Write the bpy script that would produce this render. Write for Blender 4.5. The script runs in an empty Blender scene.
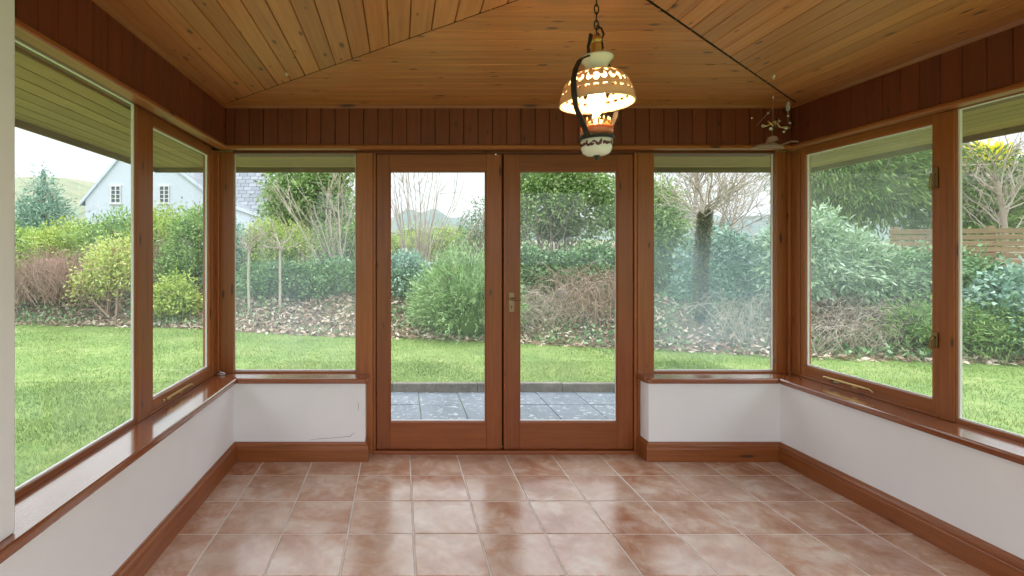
import bpy, bmesh, math, random
import numpy as np
from mathutils import Vector, Matrix

C = bpy.context.scene.collection
RNG = np.random.default_rng(7)
random.seed(7)
EYE = 1.36
CEIL = EYE + .985

# ------------------------------------------------------------------ materials
def lin(r, g, b):
    f = lambda c: (c/255)/12.92 if c/255 <= .04045 else (((c/255)+.055)/1.055)**2.4
    return (f(r), f(g), f(b), 1)

class NT:
    def __init__(s, name):
        s.m = bpy.data.materials.new(name); s.m.use_nodes = True
        s.t = s.m.node_tree; s.t.nodes.clear()
        s.out = s.t.nodes.new('ShaderNodeOutputMaterial')
    def n(s, typ, **kw):
        x = s.t.nodes.new('ShaderNode'+typ)
        for k, v in kw.items():
            if k in x.inputs: x.inputs[k].default_value = v
            else: setattr(x, k, v)
        return x
    def l(s, a, b): s.t.links.new(a, b)
    def math(s, op, a, b=None, c=None, clamp=False):
        x = s.t.nodes.new('ShaderNodeMath'); x.operation = op; x.use_clamp = clamp
        for i, v in enumerate((a, b, c)):
            if v is None: continue
            if isinstance(v, (int, float)): x.inputs[i].default_value = v
            else: s.l(v, x.inputs[i])
        return x.outputs[0]
    def mix(s, fac, a, b, mode='MIX'):
        x = s.t.nodes.new('ShaderNodeMix'); x.data_type = 'RGBA'; x.blend_type = mode
        for sock, v in ((x.inputs[0], fac), (x.inputs[6], a), (x.inputs[7], b)):
            if isinstance(v, (int, float)): sock.default_value = v
            elif isinstance(v, tuple): sock.default_value = v
            else: s.l(v, sock)
        return x.outputs[2]
    def ramp(s, fac, stops):
        x = s.t.nodes.new('ShaderNodeValToRGB'); e = x.color_ramp.elements
        while len(e) > 2: e.remove(e[-1])
        for i, (p, c) in enumerate(stops):
            if i < 2: e[i].position = p; e[i].color = c
            else:
                k = e.new(p); k.color = c
        s.l(fac, x.inputs[0]); return x.outputs[0]
    def uv(s): return s.n('UVMap').outputs[0]
    def obj(s): return s.n('TexCoord').outputs['Object']
    def rnd(s):
        a = s.n('Attribute'); a.attribute_name = 'rnd'; return a.outputs['Fac']
    def map(s, vec, scale=(1,1,1), loc=(0,0,0)):
        x = s.n('Mapping'); s.l(vec, x.inputs['Vector'])
        x.inputs['Scale'].default_value = scale; x.inputs['Location'].default_value = loc
        return x.outputs[0]
    def noise(s, vec, scale=5, detail=3, rough=.55, dist=0):
        x = s.n('TexNoise'); s.l(vec, x.inputs['Vector'])
        x.inputs['Scale'].default_value = scale; x.inputs['Detail'].default_value = detail
        x.inputs['Roughness'].default_value = rough; x.inputs['Distortion'].default_value = dist
        return x.outputs['Fac']
    def principled(s, col, rough=.5, metal=0., bump=None, bstr=.2, bdist=.005, spec=.5, coat=0., **kw):
        p = s.n('BsdfPrincipled')
        for sock, v in ((p.inputs['Base Color'], col), (p.inputs['Roughness'], rough)):
            if isinstance(v, (int, float, tuple)): sock.default_value = v
            else: s.l(v, sock)
        p.inputs['Metallic'].default_value = metal
        p.inputs['Specular IOR Level'].default_value = spec
        p.inputs['Coat Weight'].default_value = coat; p.inputs['Coat Roughness'].default_value = .15
        for k, v in kw.items(): p.inputs[k.replace('_', ' ')].default_value = v
        if bump is not None:
            b = s.n('Bump', Strength=bstr, Distance=bdist); s.l(bump, b.inputs['Height']); s.l(b.outputs[0], p.inputs['Normal'])
        s.l(p.outputs[0], s.out.inputs[0]); s.p = p
        return s.m

def wood(name, light, mid, dark, rough=.35, coat=.25, knots=1.0, knotcol=(.03,.012,.005,1), kscale=(3.2, 13)):
    s = NT(name); uv = s.uv(); r = s.rnd()
    g1 = s.noise(s.map(uv, (1.1, 26, 1)), 1.6, 5, .6, .35)
    g2 = s.noise(s.map(uv, (3, 150, 1)), 1.0, 2, .5)
    g = s.math('ADD', s.math('MULTIPLY', g1, .75), s.math('MULTIPLY', g2, .25))
    col = s.ramp(g, [(.25, dark), (.50, mid), (.78, light)])
    # knots
    v = s.n('TexVoronoi', voronoi_dimensions='2D'); s.l(s.map(uv, (kscale[0], kscale[1], 1)), v.inputs['Vector']); v.inputs['Scale'].default_value = 1
    sep = s.n('SeparateColor'); s.l(v.outputs['Color'], sep.inputs[0])
    size = s.math('MULTIPLY', s.math('SUBTRACT', sep.outputs[0], .45, clamp=True), .36*knots)
    edge = s.math('SUBTRACT', size, v.outputs['Distance'])
    k = s.math('MULTIPLY', edge, 18, clamp=True)
    halo = s.math('MULTIPLY', s.math('ADD', edge, .08), 5, clamp=True)
    col = s.mix(s.math('MULTIPLY', halo, .45), col, dark)
    col = s.mix(s.math('MULTIPLY', k, .85), col, knotcol)
    br = s.math('ADD', s.math('MULTIPLY', r, .26), .87)
    vv = s.n('CombineColor'); [s.l(br, vv.inputs[i]) for i in range(3)]
    col = s.mix(1.0, col, vv.outputs[0], 'MULTIPLY')
    return s.principled(col, rough, bump=g, bstr=.12, bdist=.002, coat=coat)

M = {}
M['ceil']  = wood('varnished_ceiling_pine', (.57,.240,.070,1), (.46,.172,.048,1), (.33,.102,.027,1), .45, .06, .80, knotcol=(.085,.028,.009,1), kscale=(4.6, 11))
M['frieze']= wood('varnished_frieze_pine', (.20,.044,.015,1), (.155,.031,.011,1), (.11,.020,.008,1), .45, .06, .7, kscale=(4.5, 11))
M['frame'] = wood('varnished_frame_wood', (.40,.135,.030,1), (.305,.093,.019,1), (.21,.054,.012,1), .38, .10, .62, kscale=(2.6, 9))
M['door']  = wood('varnished_door_wood', (.34,.098,.020,1), (.26,.069,.013,1), (.18,.041,.009,1), .38, .10, .62, kscale=(2.6, 9))
M['sill']  = wood('varnished_sill_wood', (.34,.115,.042,1), (.26,.080,.028,1), (.18,.050,.016,1), .14, 1., .3, kscale=(1.6, 8))
M['skirt'] = wood('varnished_skirting_wood', (.36,.120,.030,1), (.27,.082,.019,1), (.18,.047,.011,1), .34, .15, .6, kscale=(1.6, 8))
M['soffit']= wood('eaves_boarding', (.46,.30,.12,1), (.38,.235,.09,1), (.28,.165,.06,1), .6, 0, .7, knotcol=(.2,.13,.04,1))

def mk_plain(name, col, rough=.5, metal=0., **kw):
    return NT(name).principled(col, rough, metal, **kw)
def mk_plaster():
    s = NT('painted_plaster'); o = s.obj()
    n = s.noise(o, 2.2, 4); n2 = s.noise(o, 60, 2)
    col = s.ramp(n, [(.3, (.83,.84,.86,1)), (.7, (.88,.89,.91,1))])
    return s.principled(col, .75, bump=n2, bstr=.1, bdist=.002)
M['plaster'] = mk_plaster()
M['frieze_back'] = mk_plain('frieze_groove_wood', (.05,.012,.005,1), .6)
M['dark'] = mk_plain('shadow_gap_black', (.012,.008,.006,1), .8)
M['brass'] = mk_plain('brass', (.72,.52,.22,1), .28, 1.)
M['steel'] = mk_plain('polished_steel', (.75,.74,.72,1), .22, 1.)
M['spacer'] = mk_plain('pale_glazing_spacer', (.80,.80,.78,1), .4, .0)
M['dull_brass'] = mk_plain('dull_brass', (.30,.20,.09,1), .35, 1.)
M['iron'] = mk_plain('black_iron', (.035,.03,.028,1), .42, .6)
M['oldmetal'] = mk_plain('worn_bronze_plate', (.28,.19,.12,1), .4, .9)
M['black'] = mk_plain('black_rubber', (.02,.02,.02,1), .5)

def mk_tile():
    s = NT('terracotta_tile'); o = s.uv(); r = s.rnd()
    off = s.n('CombineXYZ'); s.l(s.math('MULTIPLY', r, 40), off.inputs[0]); s.l(s.math('MULTIPLY', r, 17), off.inputs[1])
    ad = s.n('VectorMath'); ad.operation = 'ADD'; s.l(o, ad.inputs[0]); s.l(off.outputs[0], ad.inputs[1])
    v = ad.outputs[0]
    n1 = s.noise(v, 2.6, 6, .62, .5); n2 = s.noise(v, 6.5, 6, .68, .6); n3 = s.noise(v, 3.0, 2, .5)
    a = s.ramp(n1, [(.40, (.40,.17,.09,1)), (.50, (.55,.33,.21,1)), (.60, (.68,.55,.45,1))])
    b = s.ramp(n2, [(.38, (.36,.16,.09,1)), (.5, (.54,.34,.24,1)), (.62, (.72,.60,.53,1))])
    col = s.mix(.5, a, b)
    tint = s.mix(s.math('MULTIPLY', s.math('SUBTRACT', r, .35), .7, clamp=True), col, (.60,.46,.37,1))
    rough = s.math('ADD', s.math('MULTIPLY', n2, .20), .10)
    return s.principled(tint, rough, bump=s.math('ADD', n2, n3), bstr=.22, bdist=.004, spec=.75)
M['tile'] = mk_tile()
def mk_grout():
    s = NT('pale_grout'); n = s.noise(s.obj(), 8, 3)
    return s.principled(s.ramp(n, [(.3, (.62,.57,.52,1)), (.7, (.78,.73,.68,1))]), .85)
M['grout'] = mk_grout()

def glass(name, haze=None, tint=(1,1,1,1)):
    """thin clear pane: transparent with a fresnel reflection; haze = patchy milky veil; on the back windows, condensation between the panes"""
    s = NT(name)
    tr = s.n('BsdfTransparent'); tr.inputs[0].default_value = tint
    gl = s.n('BsdfGlossy'); gl.inputs['Roughness'].default_value = .015
    ge = s.n('NewGeometry'); dt = s.n('VectorMath'); dt.operation = 'DOT_PRODUCT'; s.l(ge.outputs['Incoming'], dt.inputs[0]); s.l(ge.outputs['Normal'], dt.inputs[1])
    co = s.math('ABSOLUTE', dt.outputs['Value']); fres = s.math('ADD', s.math('MULTIPLY', s.math('POWER', s.math('SUBTRACT', 1., co), 5.), .96), .04)
    mx = s.n('MixShader'); s.l(s.math('MULTIPLY', fres, .75), mx.inputs[0]); s.l(tr.outputs[0], mx.inputs[1]); s.l(gl.outputs[0], mx.inputs[2])
    res = mx.outputs[0]
    if haze:
        base, amt, stops, col = haze
        df = s.n('BsdfTranslucent'); df.inputs[0].default_value = col
        uv = s.uv(); sp = s.n('SeparateXYZ'); s.l(uv, sp.inputs[0])
        f = s.ramp(sp.outputs[1], stops)
        f2 = s.noise(s.map(uv, (3.0, 1.1, 1)), 1.3, 4, .6, .4)
        f2 = s.math('ADD', s.math('MULTIPLY', f2, .9), .1)
        k = s.math('ADD', s.math('MULTIPLY', s.math('MULTIPLY', f, f2), amt), base)
        m2 = s.n('MixShader'); s.l(k, m2.inputs[0]); s.l(res, m2.inputs[1]); s.l(df.outputs[0], m2.inputs[2]); res = m2.outputs[0]
    s.l(res, s.out.inputs[0]); return s.m
g0, g1 = (0,0,0,1), (1,1,1,1)
M['glass'] = glass('window_glass', (.012, .02, [(.3, g1), (1., g1)], (.9,.95,1,1)))
M['glass_bl'] = glass('hazy_window_glass', (.015, .17, [(.0, (.15,.15,.15,1)), (.2, g1), (.5, g1), (.68, (.2,.2,.2,1))], (.7,.8,.85,1)))
M['glass_br'] = glass('misted_window_glass', (.02, .30, [(.04, (.12,.12,.12,1)), (.16, g1), (.52, g1), (.68, (.12,.12,.12,1))], (.62,.78,.84,1)))
M['glass_r'] = glass('milky_casement_glass', (.02, .16, [(.25, g0), (.45, g1), (.9, g1)], (.84,.95,1,1)))  # pale milky veil, fading out towards the bottom of the pane

def leafmat(name, cols, rough=.5, trans=.25):
    s = NT(name); r = s.rnd()
    n = len(cols); col = s.ramp(r, [(i/(n-1), c+(1,) if len(c)==3 else c) for i, c in enumerate(cols)])
    p = s.n('BsdfPrincipled'); s.l(col, p.inputs['Base Color']); p.inputs['Roughness'].default_value = rough
    p.inputs['Specular IOR Level'].default_value = .35
    t = s.n('BsdfTranslucent'); s.l(col, t.inputs[0])
    mx = s.n('MixShader', Fac=trans); s.l(p.outputs[0], mx.inputs[1]); s.l(t.outputs[0], mx.inputs[2])
    s.l(mx.outputs[0], s.out.inputs[0]); return s.m
M['lf_green'] = leafmat('mid_green_leaves', [(0.056, 0.124, 0.029), (0.198, 0.343, 0.09), (0.383, 0.553, 0.181), (0.525, 0.651, 0.315)])
M['lf_lime']  = leafmat('yellow_green_leaves', [(0.112, 0.203, 0.029), (0.343, 0.468, 0.081), (0.575, 0.681, 0.17), (0.693, 0.735, 0.294)])
M['lf_acer']  = leafmat('lime_and_russet_leaves', [(0.338, 0.169, 0.079), (0.45, 0.522, 0.126), (0.617, 0.724, 0.213), (0.735, 0.777, 0.378), (0.7, 0.42, 0.22)])
M['lf_ivy']   = leafmat('ivy_leaves', [(0.034, 0.085, 0.029), (0.117, 0.242, 0.09), (0.234, 0.404, 0.17), (0.441, 0.567, 0.347)], .38, .12)
M['lf_blue']  = leafmat('blue_green_leaves', [(0.068, 0.146, 0.101), (0.198, 0.36, 0.253), (0.383, 0.553, 0.426), (0.578, 0.714, 0.609)], .45, .15)
M['lf_conifer'] = leafmat('conifer_foliage', [(0.045, 0.096, 0.022), (0.144, 0.253, 0.062), (0.265, 0.404, 0.106), (0.347, 0.473, 0.158)], .6, .15)
M['lf_spray'] = leafmat('feathery_foliage', [(0.068, 0.152, 0.045), (0.225, 0.388, 0.135), (0.447, 0.617, 0.298), (0.63, 0.756, 0.473)], .5, .2)
M['lf_rhodo'] = leafmat('pale_rhododendron_leaves', [(0.09, 0.18, 0.079), (0.27, 0.423, 0.225), (0.511, 0.66, 0.447), (0.693, 0.798, 0.63)], .35, .12)
M['lf_gold']  = leafmat('golden_flowers', [(.75,.70,.05),(.85,.82,.08),(.9,.86,.15)], .5, .3)
M['lf_litter']= leafmat('dead_leaves', [(0.18, 0.10, 0.06), (0.38, 0.26, 0.18), (0.60, 0.47, 0.36), (0.80, 0.70, 0.60)], .75, .05)
M['lf_straw'] = leafmat('dry_grass', [(.45,.38,.22),(.60,.52,.33),(.72,.64,.45)], .7, .1)
M['lf_brown'] = leafmat('brown_hedge_twigs', [(.26,.15,.11),(.38,.25,.19),(.50,.36,.28)], .8, .05)
M['grass']    = leafmat('grass_blades', [(.10,.195,.035),(.175,.28,.065),(.265,.365,.105),(.42,.46,.21)], .55, .35)
M['bark_pale']= leafmat('pale_bark', [(.33,.265,.20),(.45,.38,.30),(.56,.49,.41)], .8, 0)
M['lf_trunk']  = leafmat('browning_ivy', [(.06,.06,.02),(.14,.14,.045),(.24,.22,.09)], .6, .05)
M['bark_grey']= leafmat('grey_brown_bark', [(.22,.17,.13),(.32,.26,.21),(.42,.36,.30)], .85, 0)
M['bark_red'] = leafmat('reddish_twigs', [(.27,.17,.12),(.38,.26,.195),(.48,.35,.275)], .8, 0)

def mk_ground(name, stops, scale=3, rough=.9, bump=.4):
    s = NT(name); o = s.obj(); n = s.noise(o, scale, 6, .65); n2 = s.noise(o, scale*9, 3, .6)
    v = s.math('ADD', s.math('MULTIPLY', n, .6), s.math('MULTIPLY', n2, .4))
    return s.principled(s.ramp(v, stops), rough, bump=n2, bstr=bump, bdist=.03)
M['lawn'] = mk_ground('lawn_turf', [(.35,(.095,.18,.03,1)),(.52,(.175,.26,.055,1)),(.68,(.30,.34,.12,1))], .9)
M['soil'] = mk_ground('leaf_mould_soil', [(.35,(.08,.06,.035,1)),(.5,(.14,.11,.07,1)),(.66,(.13,.17,.07,1))], 2)
M['hill'] = mk_ground('hazed_hill_pasture', [(.40,(.16,.20,.12,1)),(.52,(.23,.25,.15,1)),(.66,(.30,.27,.18,1))], .012, bump=0)  # pasture tones paled: distance haze put into the colour
M['woodland'] = mk_ground('distant_woodland', [(.38,(.13,.17,.155,1)),(.6,(.19,.24,.215,1))], .05, bump=0)
def mk_slab():
    s = NT('slate_slab'); o = s.obj(); n = s.noise(o, 3, 4); w = s.noise(o, 17, 6, .75, .6)
    base = s.ramp(n, [(.3,(.095,.12,.145,1)),(.7,(.155,.185,.215,1))])
    col = s.mix(s.ramp(w, [(.56, g0), (.62, g1)]), base, (.42,.45,.44,1))
    return s.principled(col, .55, bump=w, bstr=.3, bdist=.01)
M['slab'] = mk_slab()
M['joint'] = mk_ground('mossy_joint', [(.35,(.08,.09,.06,1)),(.6,(.20,.24,.10,1))], 6)
M['kerb'] = mk_ground('weathered_concrete', [(.35,(.11,.10,.075,1)),(.65,(.26,.24,.19,1))], 7)
M['render'] = mk_ground('white_render', [(.3,(.60,.68,.74,1)),(.7,(.65,.73,.79,1))], 1, bump=.05)
M['slate'] = None
def mk_slate():
    s = NT('roof_slates'); uv = s.uv(); b = s.n('TexBrick'); s.l(s.map(uv, (1,1,1)), b.inputs['Vector'])
    b.inputs['Color1'].default_value = (.20,.22,.25,1); b.inputs['Color2'].default_value = (.30,.32,.35,1)
    b.inputs['Mortar'].default_value = (.08,.09,.10,1); b.inputs['Scale'].default_value = 1
    b.inputs['Brick Width'].default_value = .45; b.inputs['Row Height'].default_value = .28; b.inputs['Mortar Size'].default_value = .02
    return s.principled(b.outputs[0], .55)
M['slate'] = mk_slate()
M['fence'] = wood('weathered_fence_timber', (.34,.24,.13,1), (.26,.175,.09,1), (.17,.11,.06,1), .8, 0, .5)

# ------------------------------------------------------------------ mesh builder
class MB:
    def __init__(s, T=None):
        s.v = []; s.f = []; s.uv = []; s.r = []; s.mi = []; s.T = T
    def add(s, verts, faces, uvs=None, r=None, mi=0):
        o = len(s.v); T = s.T
        s.v += [tuple(T(p)) if T else tuple(p) for p in verts]
        if r is None: r = random.random()
        for i, f in enumerate(faces):
            s.f.append([o+k for k in f]); s.r.append(r); s.mi.append(mi)
            if uvs is not None: s.uv.append(uvs[i])
            else: s.uv.append([(verts[k][0], verts[k][1]) for k in f])
        return s
    def hexa(s, P, r=None, grain=None, mi=0):
        """8 corners: bottom 0-3, top 4-7 (each loop in order)"""
        F = [(0,3,2,1),(4,5,6,7),(0,1,5,4),(1,2,6,5),(2,3,7,6),(3,0,4,7)]
        a = np.array(P, float); ext = a.max(0)-a.min(0)
        g = int(np.argmax(ext)) if grain is None else grain
        off = random.random()*50; o2 = random.random()*50
        uvs = []
        for f in F:
            q = a[list(f)]; n = np.cross(q[1]-q[0], q[2]-q[0]); ax = int(np.argmax(abs(n)))
            oth = [k for k in range(3) if k != ax]
            if g in oth:
                oth.remove(g); uvs.append([(p[g]+off, p[oth[0]]+o2+ax*.37) for p in q])
            else: uvs.append([(p[oth[0]]*.2+off, p[oth[1]]+o2) for p in q])
        return s.add(P, F, uvs, r, mi)
    def box(s, x0, x1, y0, y1, z0, z1, c=0, r=None, grain=None, mi=0):
        """box, with optional chamfer c on all edges"""
        if c <= 0:
            return s.hexa([(x0,y0,z0),(x1,y0,z0),(x1,y1,z0),(x0,y1,z0),(x0,y0,z1),(x1,y0,z1),(x1,y1,z1),(x0,y1,z1)], r, grain, mi)
        bm = bmesh.new(); bmesh.ops.create_cube(bm, size=1)
        for v in bm.verts:
            v.co = ((x0+x1)/2+v.co.x*(x1-x0), (y0+y1)/2+v.co.y*(y1-y0), (z0+z1)/2+v.co.z*(z1-z0))
        bmesh.ops.bevel(bm, geom=bm.edges[:], offset=min(c, .45*min(x1-x0, y1-y0, z1-z0)), segments=2, affect='EDGES', profile=.5)
        bm.verts.index_update()
        ext = (x1-x0, y1-y0, z1-z0); g = ext.index(max(ext)) if grain is None else grain
        off = random.random()*50; o2 = random.random()*50
        V = [tuple(v.co) for v in bm.verts]; F = []; U = []
        for f in bm.faces:
            ids = [v.index for v in f.verts]; F.append(ids)
            n = f.normal; ax = max(range(3), key=lambda k: abs(n[k])); oth = [k for k in range(3) if k != ax]
            if g in oth:
                oth.remove(g); U.append([(V[i][g]+off, V[i][oth[0]]+o2+ax*.37) for i in ids])
            else: U.append([(V[i][oth[0]]*.2+off, V[i][oth[1]]+o2) for i in ids])
        bm.free()
        return s.add(V, F, U, r, mi)
    def sweep(s, path, prof, r=None, closed_caps=True):
        """extrude a closed (d,z) profile along an XY polyline; d offsets to the right of travel; mitred"""
        P = [np.array(p, float) for p in path]; n = len(P); offs = []
        for i in range(n):
            ds = []
            if i > 0: d = P[i]-P[i-1]; ds.append(d/np.linalg.norm(d))
            if i < n-1: d = P[i+1]-P[i]; ds.append(d/np.linalg.norm(d))
            ns = [np.array((d[1], -d[0])) for d in ds]
            m = sum(ns); m = m/np.linalg.norm(m); m = m/max(.3, float(m @ ns[0])); offs.append(m)
        k = len(prof); V = []
        for i in range(n):
            for d, z in prof: q = P[i]+offs[i]*d; V.append((q[0], q[1], z))
        F = []; U = []; L = 0.; per = [0.]
        for j in range(k): a, b = prof[j], prof[(j+1) % k]; per.append(per[-1]+math.hypot(a[0]-b[0], a[1]-b[1]))
        o = random.random()*30
        for i in range(n-1):
            L2 = L+float(np.linalg.norm(P[i+1]-P[i])); oo = o+i*3.3
            for j in range(k):
                j2 = (j+1) % k
                F.append((i*k+j, i*k+j2, (i+1)*k+j2, (i+1)*k+j))
                U.append([(L+oo, per[j]+o), (L+oo, per[j+1]+o), (L2+oo, per[j+1]+o), (L2+oo, per[j]+o)])
            L = L2
        if closed_caps:
            F.append(tuple(range(k))); U.append([(p[0]*.2, p[1]) for p in prof])
            F.append(tuple((n-1)*k+j for j in reversed(range(k)))); U.append([(p[0]*.2, p[1]) for p in reversed(prof)])
        return s.add(V, F, U, r)
    def prism(s, pts, z0, z1, r=None, grain=0):
        n = len(pts); V = [(x, y, z0) for x, y in pts]+[(x, y, z1) for x, y in pts]
        F = [tuple(reversed(range(n))), tuple(range(n, 2*n))]+[(i, (i+1) % n, (i+1) % n+n, i+n) for i in range(n)]
        o = random.random()*30; g = grain
        U = [[((V[k][g])+o, V[k][1-g]+(V[k][2] if len(f) == 4 else 0)) for k in f] for f in F]
        return s.add(V, F, U, r)
    def tube(s, pts, rad, seg=8, caps=True, r=None, mi=0):
        P = [Vector(p) for p in pts]; n = len(P); R = rad if isinstance(rad, (list, tuple)) else [rad]*n
        V = []; prev = None
        for i in range(n):
            t = (P[min(i+1, n-1)]-P[max(i-1, 0)]).normalized()
            if prev is None:
                a = Vector((0,0,1)) if abs(t.z) < .9 else Vector((1,0,0)); x = t.cross(a).normalized()
            else: x = (prev-t*prev.dot(t)).normalized()
            prev = x; y = t.cross(x)
            for j in range(seg):
                a = 2*math.pi*j/seg; V.append(tuple(P[i]+(x*math.cos(a)+y*math.sin(a))*R[i]))
        F = [(i*seg+j, i*seg+(j+1) % seg, (i+1)*seg+(j+1) % seg, (i+1)*seg+j) for i in range(n-1) for j in range(seg)]
        if caps: F += [tuple(reversed(range(seg))), tuple((n-1)*seg+j for j in range(seg))]
        return s.add(V, F, None, r, mi)
    def lathe(s, prof, seg=32, c=(0,0,0), r=None, mi=0, keep=None):
        V = []; n = len(prof)
        for (rr, z) in prof:
            for j in range(seg):
                a = 2*math.pi*j/seg; V.append((c[0]+rr*math.cos(a), c[1]+rr*math.sin(a), c[2]+z))
        F = [(i*seg+j, i*seg+(j+1) % seg, (i+1)*seg+(j+1) % seg, (i+1)*seg+j) for i in range(n-1) for j in range(seg)]
        U = None
        return s.add(V, F, U, r, mi)
    def build(s, name, mat, parent=None, smooth=False, bevel=0, solid=0):
        me = bpy.data.meshes.new(name)
        me.from_pydata(s.v, [], s.f)
        uvl = me.uv_layers.new(name='UVMap')
        flat = np.array([c for f in s.uv for p in f for c in p], dtype=np.float32)
        uvl.data.foreach_set('uv', flat)
        a = me.attributes.new('rnd', 'FLOAT', 'FACE'); a.data.foreach_set('value', np.array(s.r, dtype=np.float32))
        mats = mat if isinstance(mat, list) else [mat]
        for m in mats: me.materials.append(m)
        if len(mats) > 1: me.polygons.foreach_set('material_index', s.mi)
        bm = bmesh.new(); bm.from_mesh(me)
        bmesh.ops.recalc_face_normals(bm, faces=bm.faces)
        bm.to_mesh(me); bm.free()
        if smooth: me.polygons.foreach_set('use_smooth', [True]*len(me.polygons))
        o = bpy.data.objects.new(name, me); C.objects.link(o)
        if parent is not None: o.parent = parent
        if bevel:
            md = o.modifiers.new('bevel', 'BEVEL'); md.width = bevel; md.segments = 2; md.limit_method = 'ANGLE'; md.angle_limit = .6
        if solid:
            md = o.modifiers.new('solid', 'SOLIDIFY'); md.thickness = solid; md.offset = 0
        return o

def struct(o):
    o['kind'] = 'structure'; return o
def empty(name, loc=(0,0,0), kind=None):
    o = bpy.data.objects.new(name, None); C.objects.link(o); o.location = loc; o.empty_display_size = .1
    if kind: o['kind'] = kind
    return o
def tag(o, label, cat, group=None, kind=None):
    o['label'] = label; o['category'] = cat
    if group: o['group'] = group
    if kind: o['kind'] = kind
    return o

# ------------------------------------------------------------------ wall frames of reference
# local (u, v, z): u along the wall from its far corner, v outwards from the plaster face
aL, aR = .012, .016
def TL(p): return (-1.09 - aL*p[0] - p[1], 3.29 - p[0] + aL*p[1], p[2])
def TR(p): return (2.50 + aR*p[0] + p[1], 3.29 - p[0] + aR*p[1], p[2])
def TB(p): return (-1.09 + p[0], 3.29 + p[1], p[2])
UEND = 3.6
SILL = .546

# floor ------------------------------------------------------------------------
T0 = .3215; mb = MB(); gp = .0042
for i in range(-6, 13):
    for j in range(-3, 12):
        x0 = .066 + i*T0*.997; y1 = 3.396 - .0 - (j)*T0
        x1 = x0+T0*.997; y0 = y1-T0
        X0, X1, Y0, Y1 = max(x0, -1.13), min(x1, 2.56), max(y0, -.3), min(y1, 3.42)
        if X1-X0 < .02 or Y1-Y0 < .02: continue
        a, b, c, d = X0+gp, X1-gp, Y0+gp, Y1-gp; e = .0025; zt = 0.; zb = -.004
        V = [(a+e,c+e,zt),(b-e,c+e,zt),(b-e,d-e,zt),(a+e,d-e,zt),(a,c,zt-.0015),(b,c,zt-.0015),(b,d,zt-.0015),(a,d,zt-.0015),(a,c,zb),(b,c,zb),(b,d,zb),(a,d,zb)]
        F = [(0,1,2,3),(4,5,1,0),(5,6,2,1),(6,7,3,2),(7,4,0,3),(8,9,5,4),(9,10,6,5),(10,11,7,6),(11,8,4,7)]
        mb.add(V, F, None, None, 0)
mb.box(-1.16, 2.60, -.32, 3.44, -.06, -.0028, mi=1)
struct(mb.build('floor', [M['tile'], M['grout']]))

# dwarf walls ---------------------------------------------------------------------
def dwarf(T, name, segs):
    mb = MB(T)
    for u0, u1, v0, v1 in segs: mb.box(u0, u1, v0, v1, -.05, SILL-.035)
    return struct(mb.build(name, M['plaster']))
dwarf(TL, 'wall_left', [(-.135, UEND, 0, .26)])
dwarf(TR, 'wall_right', [(-.135, UEND, 0, .26)])
wb = dwarf(TB, 'wall_back', [(0, .86, 0, .135), (2.726, 3.59, 0, .135)])
# faint scuff marks low on the back left plaster
mb = MB(); pts = [(-.60,3.2893,.137),(-.52,3.2893,.145),(-.42,3.2893,.152),(-.33,3.2893,.16),(-.30,3.2893,.185)]
mb.tube(pts, [.0006,.0012,.001,.0016,.0008], 5)
mb.tube([(-.275,3.2893,.33),(-.272,3.2893,.36),(-.276,3.2893,.385)], [.0008,.0014,.0006], 5)
sc = mb.build('scuff_mark', mk_plain('scuff_grey', (.22,.20,.19,1), .8), wb)
# plastered pier at the house end, standing on the left sill
mb = MB(TL); mb.box(1.826, 2.9, .012, .32, SILL, CEIL, c=.008)
struct(mb.build('wall_front', M['plaster']))

# sills -----------------------------------------------------------------------------
def arc(cx, cy, r, a0, a1, n=7):
    return [(cx+r*math.cos(math.radians(a0+(a1-a0)*i/(n-1))), cy+r*math.sin(math.radians(a0+(a1-a0)*i/(n-1)))) for i in range(n)]
def sill(name, side):
    mb = MB()
    if side == 'L':
        k = -1.065; e = -.205
        mb.prism([TL((UEND, .20, 0))[:2], (k-.003-aL*UEND, 3.29-UEND), (k, 3.265), (-1.27, 3.43)], SILL-.036, SILL, r=.5, grain=1)
        mb.prism([(-1.27, 3.43), (k, 3.265)]+arc(e-.035, 3.30, .035, -90, 0)+[(e, 3.43)], SILL-.036, SILL, r=.6, grain=0)
    else:
        k = 2.475; e = 1.611
        mb.prism([(2.68, 3.43), (k, 3.265), (k+.003+aR*UEND, 3.29-UEND), TR((UEND, .20, 0))[:2]], SILL-.036, SILL, r=.5, grain=1)
        mb.prism([(e, 3.43)]+arc(e+.035, 3.30, .035, 180, 270)+[(k, 3.265), (2.68, 3.43)], SILL-.036, SILL, r=.6, grain=0)
    o = mb.build(name, M['sill'], bevel=.009); struct(o)
    return o
sill('trim_1', 'L'); sill('trim_2', 'R')

# skirting ---------------------------------------------------------------------------
SK = [(0,.0),(.022,.0),(.022,.082),(.019,.088),(.021,.094),(.019,.102),(.011,.112),(.007,.122),(0,.125)]
mb = MB(); mb.sweep([TL((UEND,0,0))[:2], (-1.09,3.29), (-.23,3.29), (-.23,3.40)], SK, r=.5); struct(mb.build('baseboard_left', M['skirt']))
mb = MB(); mb.sweep([(1.636,3.40), (1.636,3.29), (2.50,3.29), TR((UEND,0,0))[:2]], SK, r=.5); struct(mb.build('baseboard_right', M['skirt']))

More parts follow.
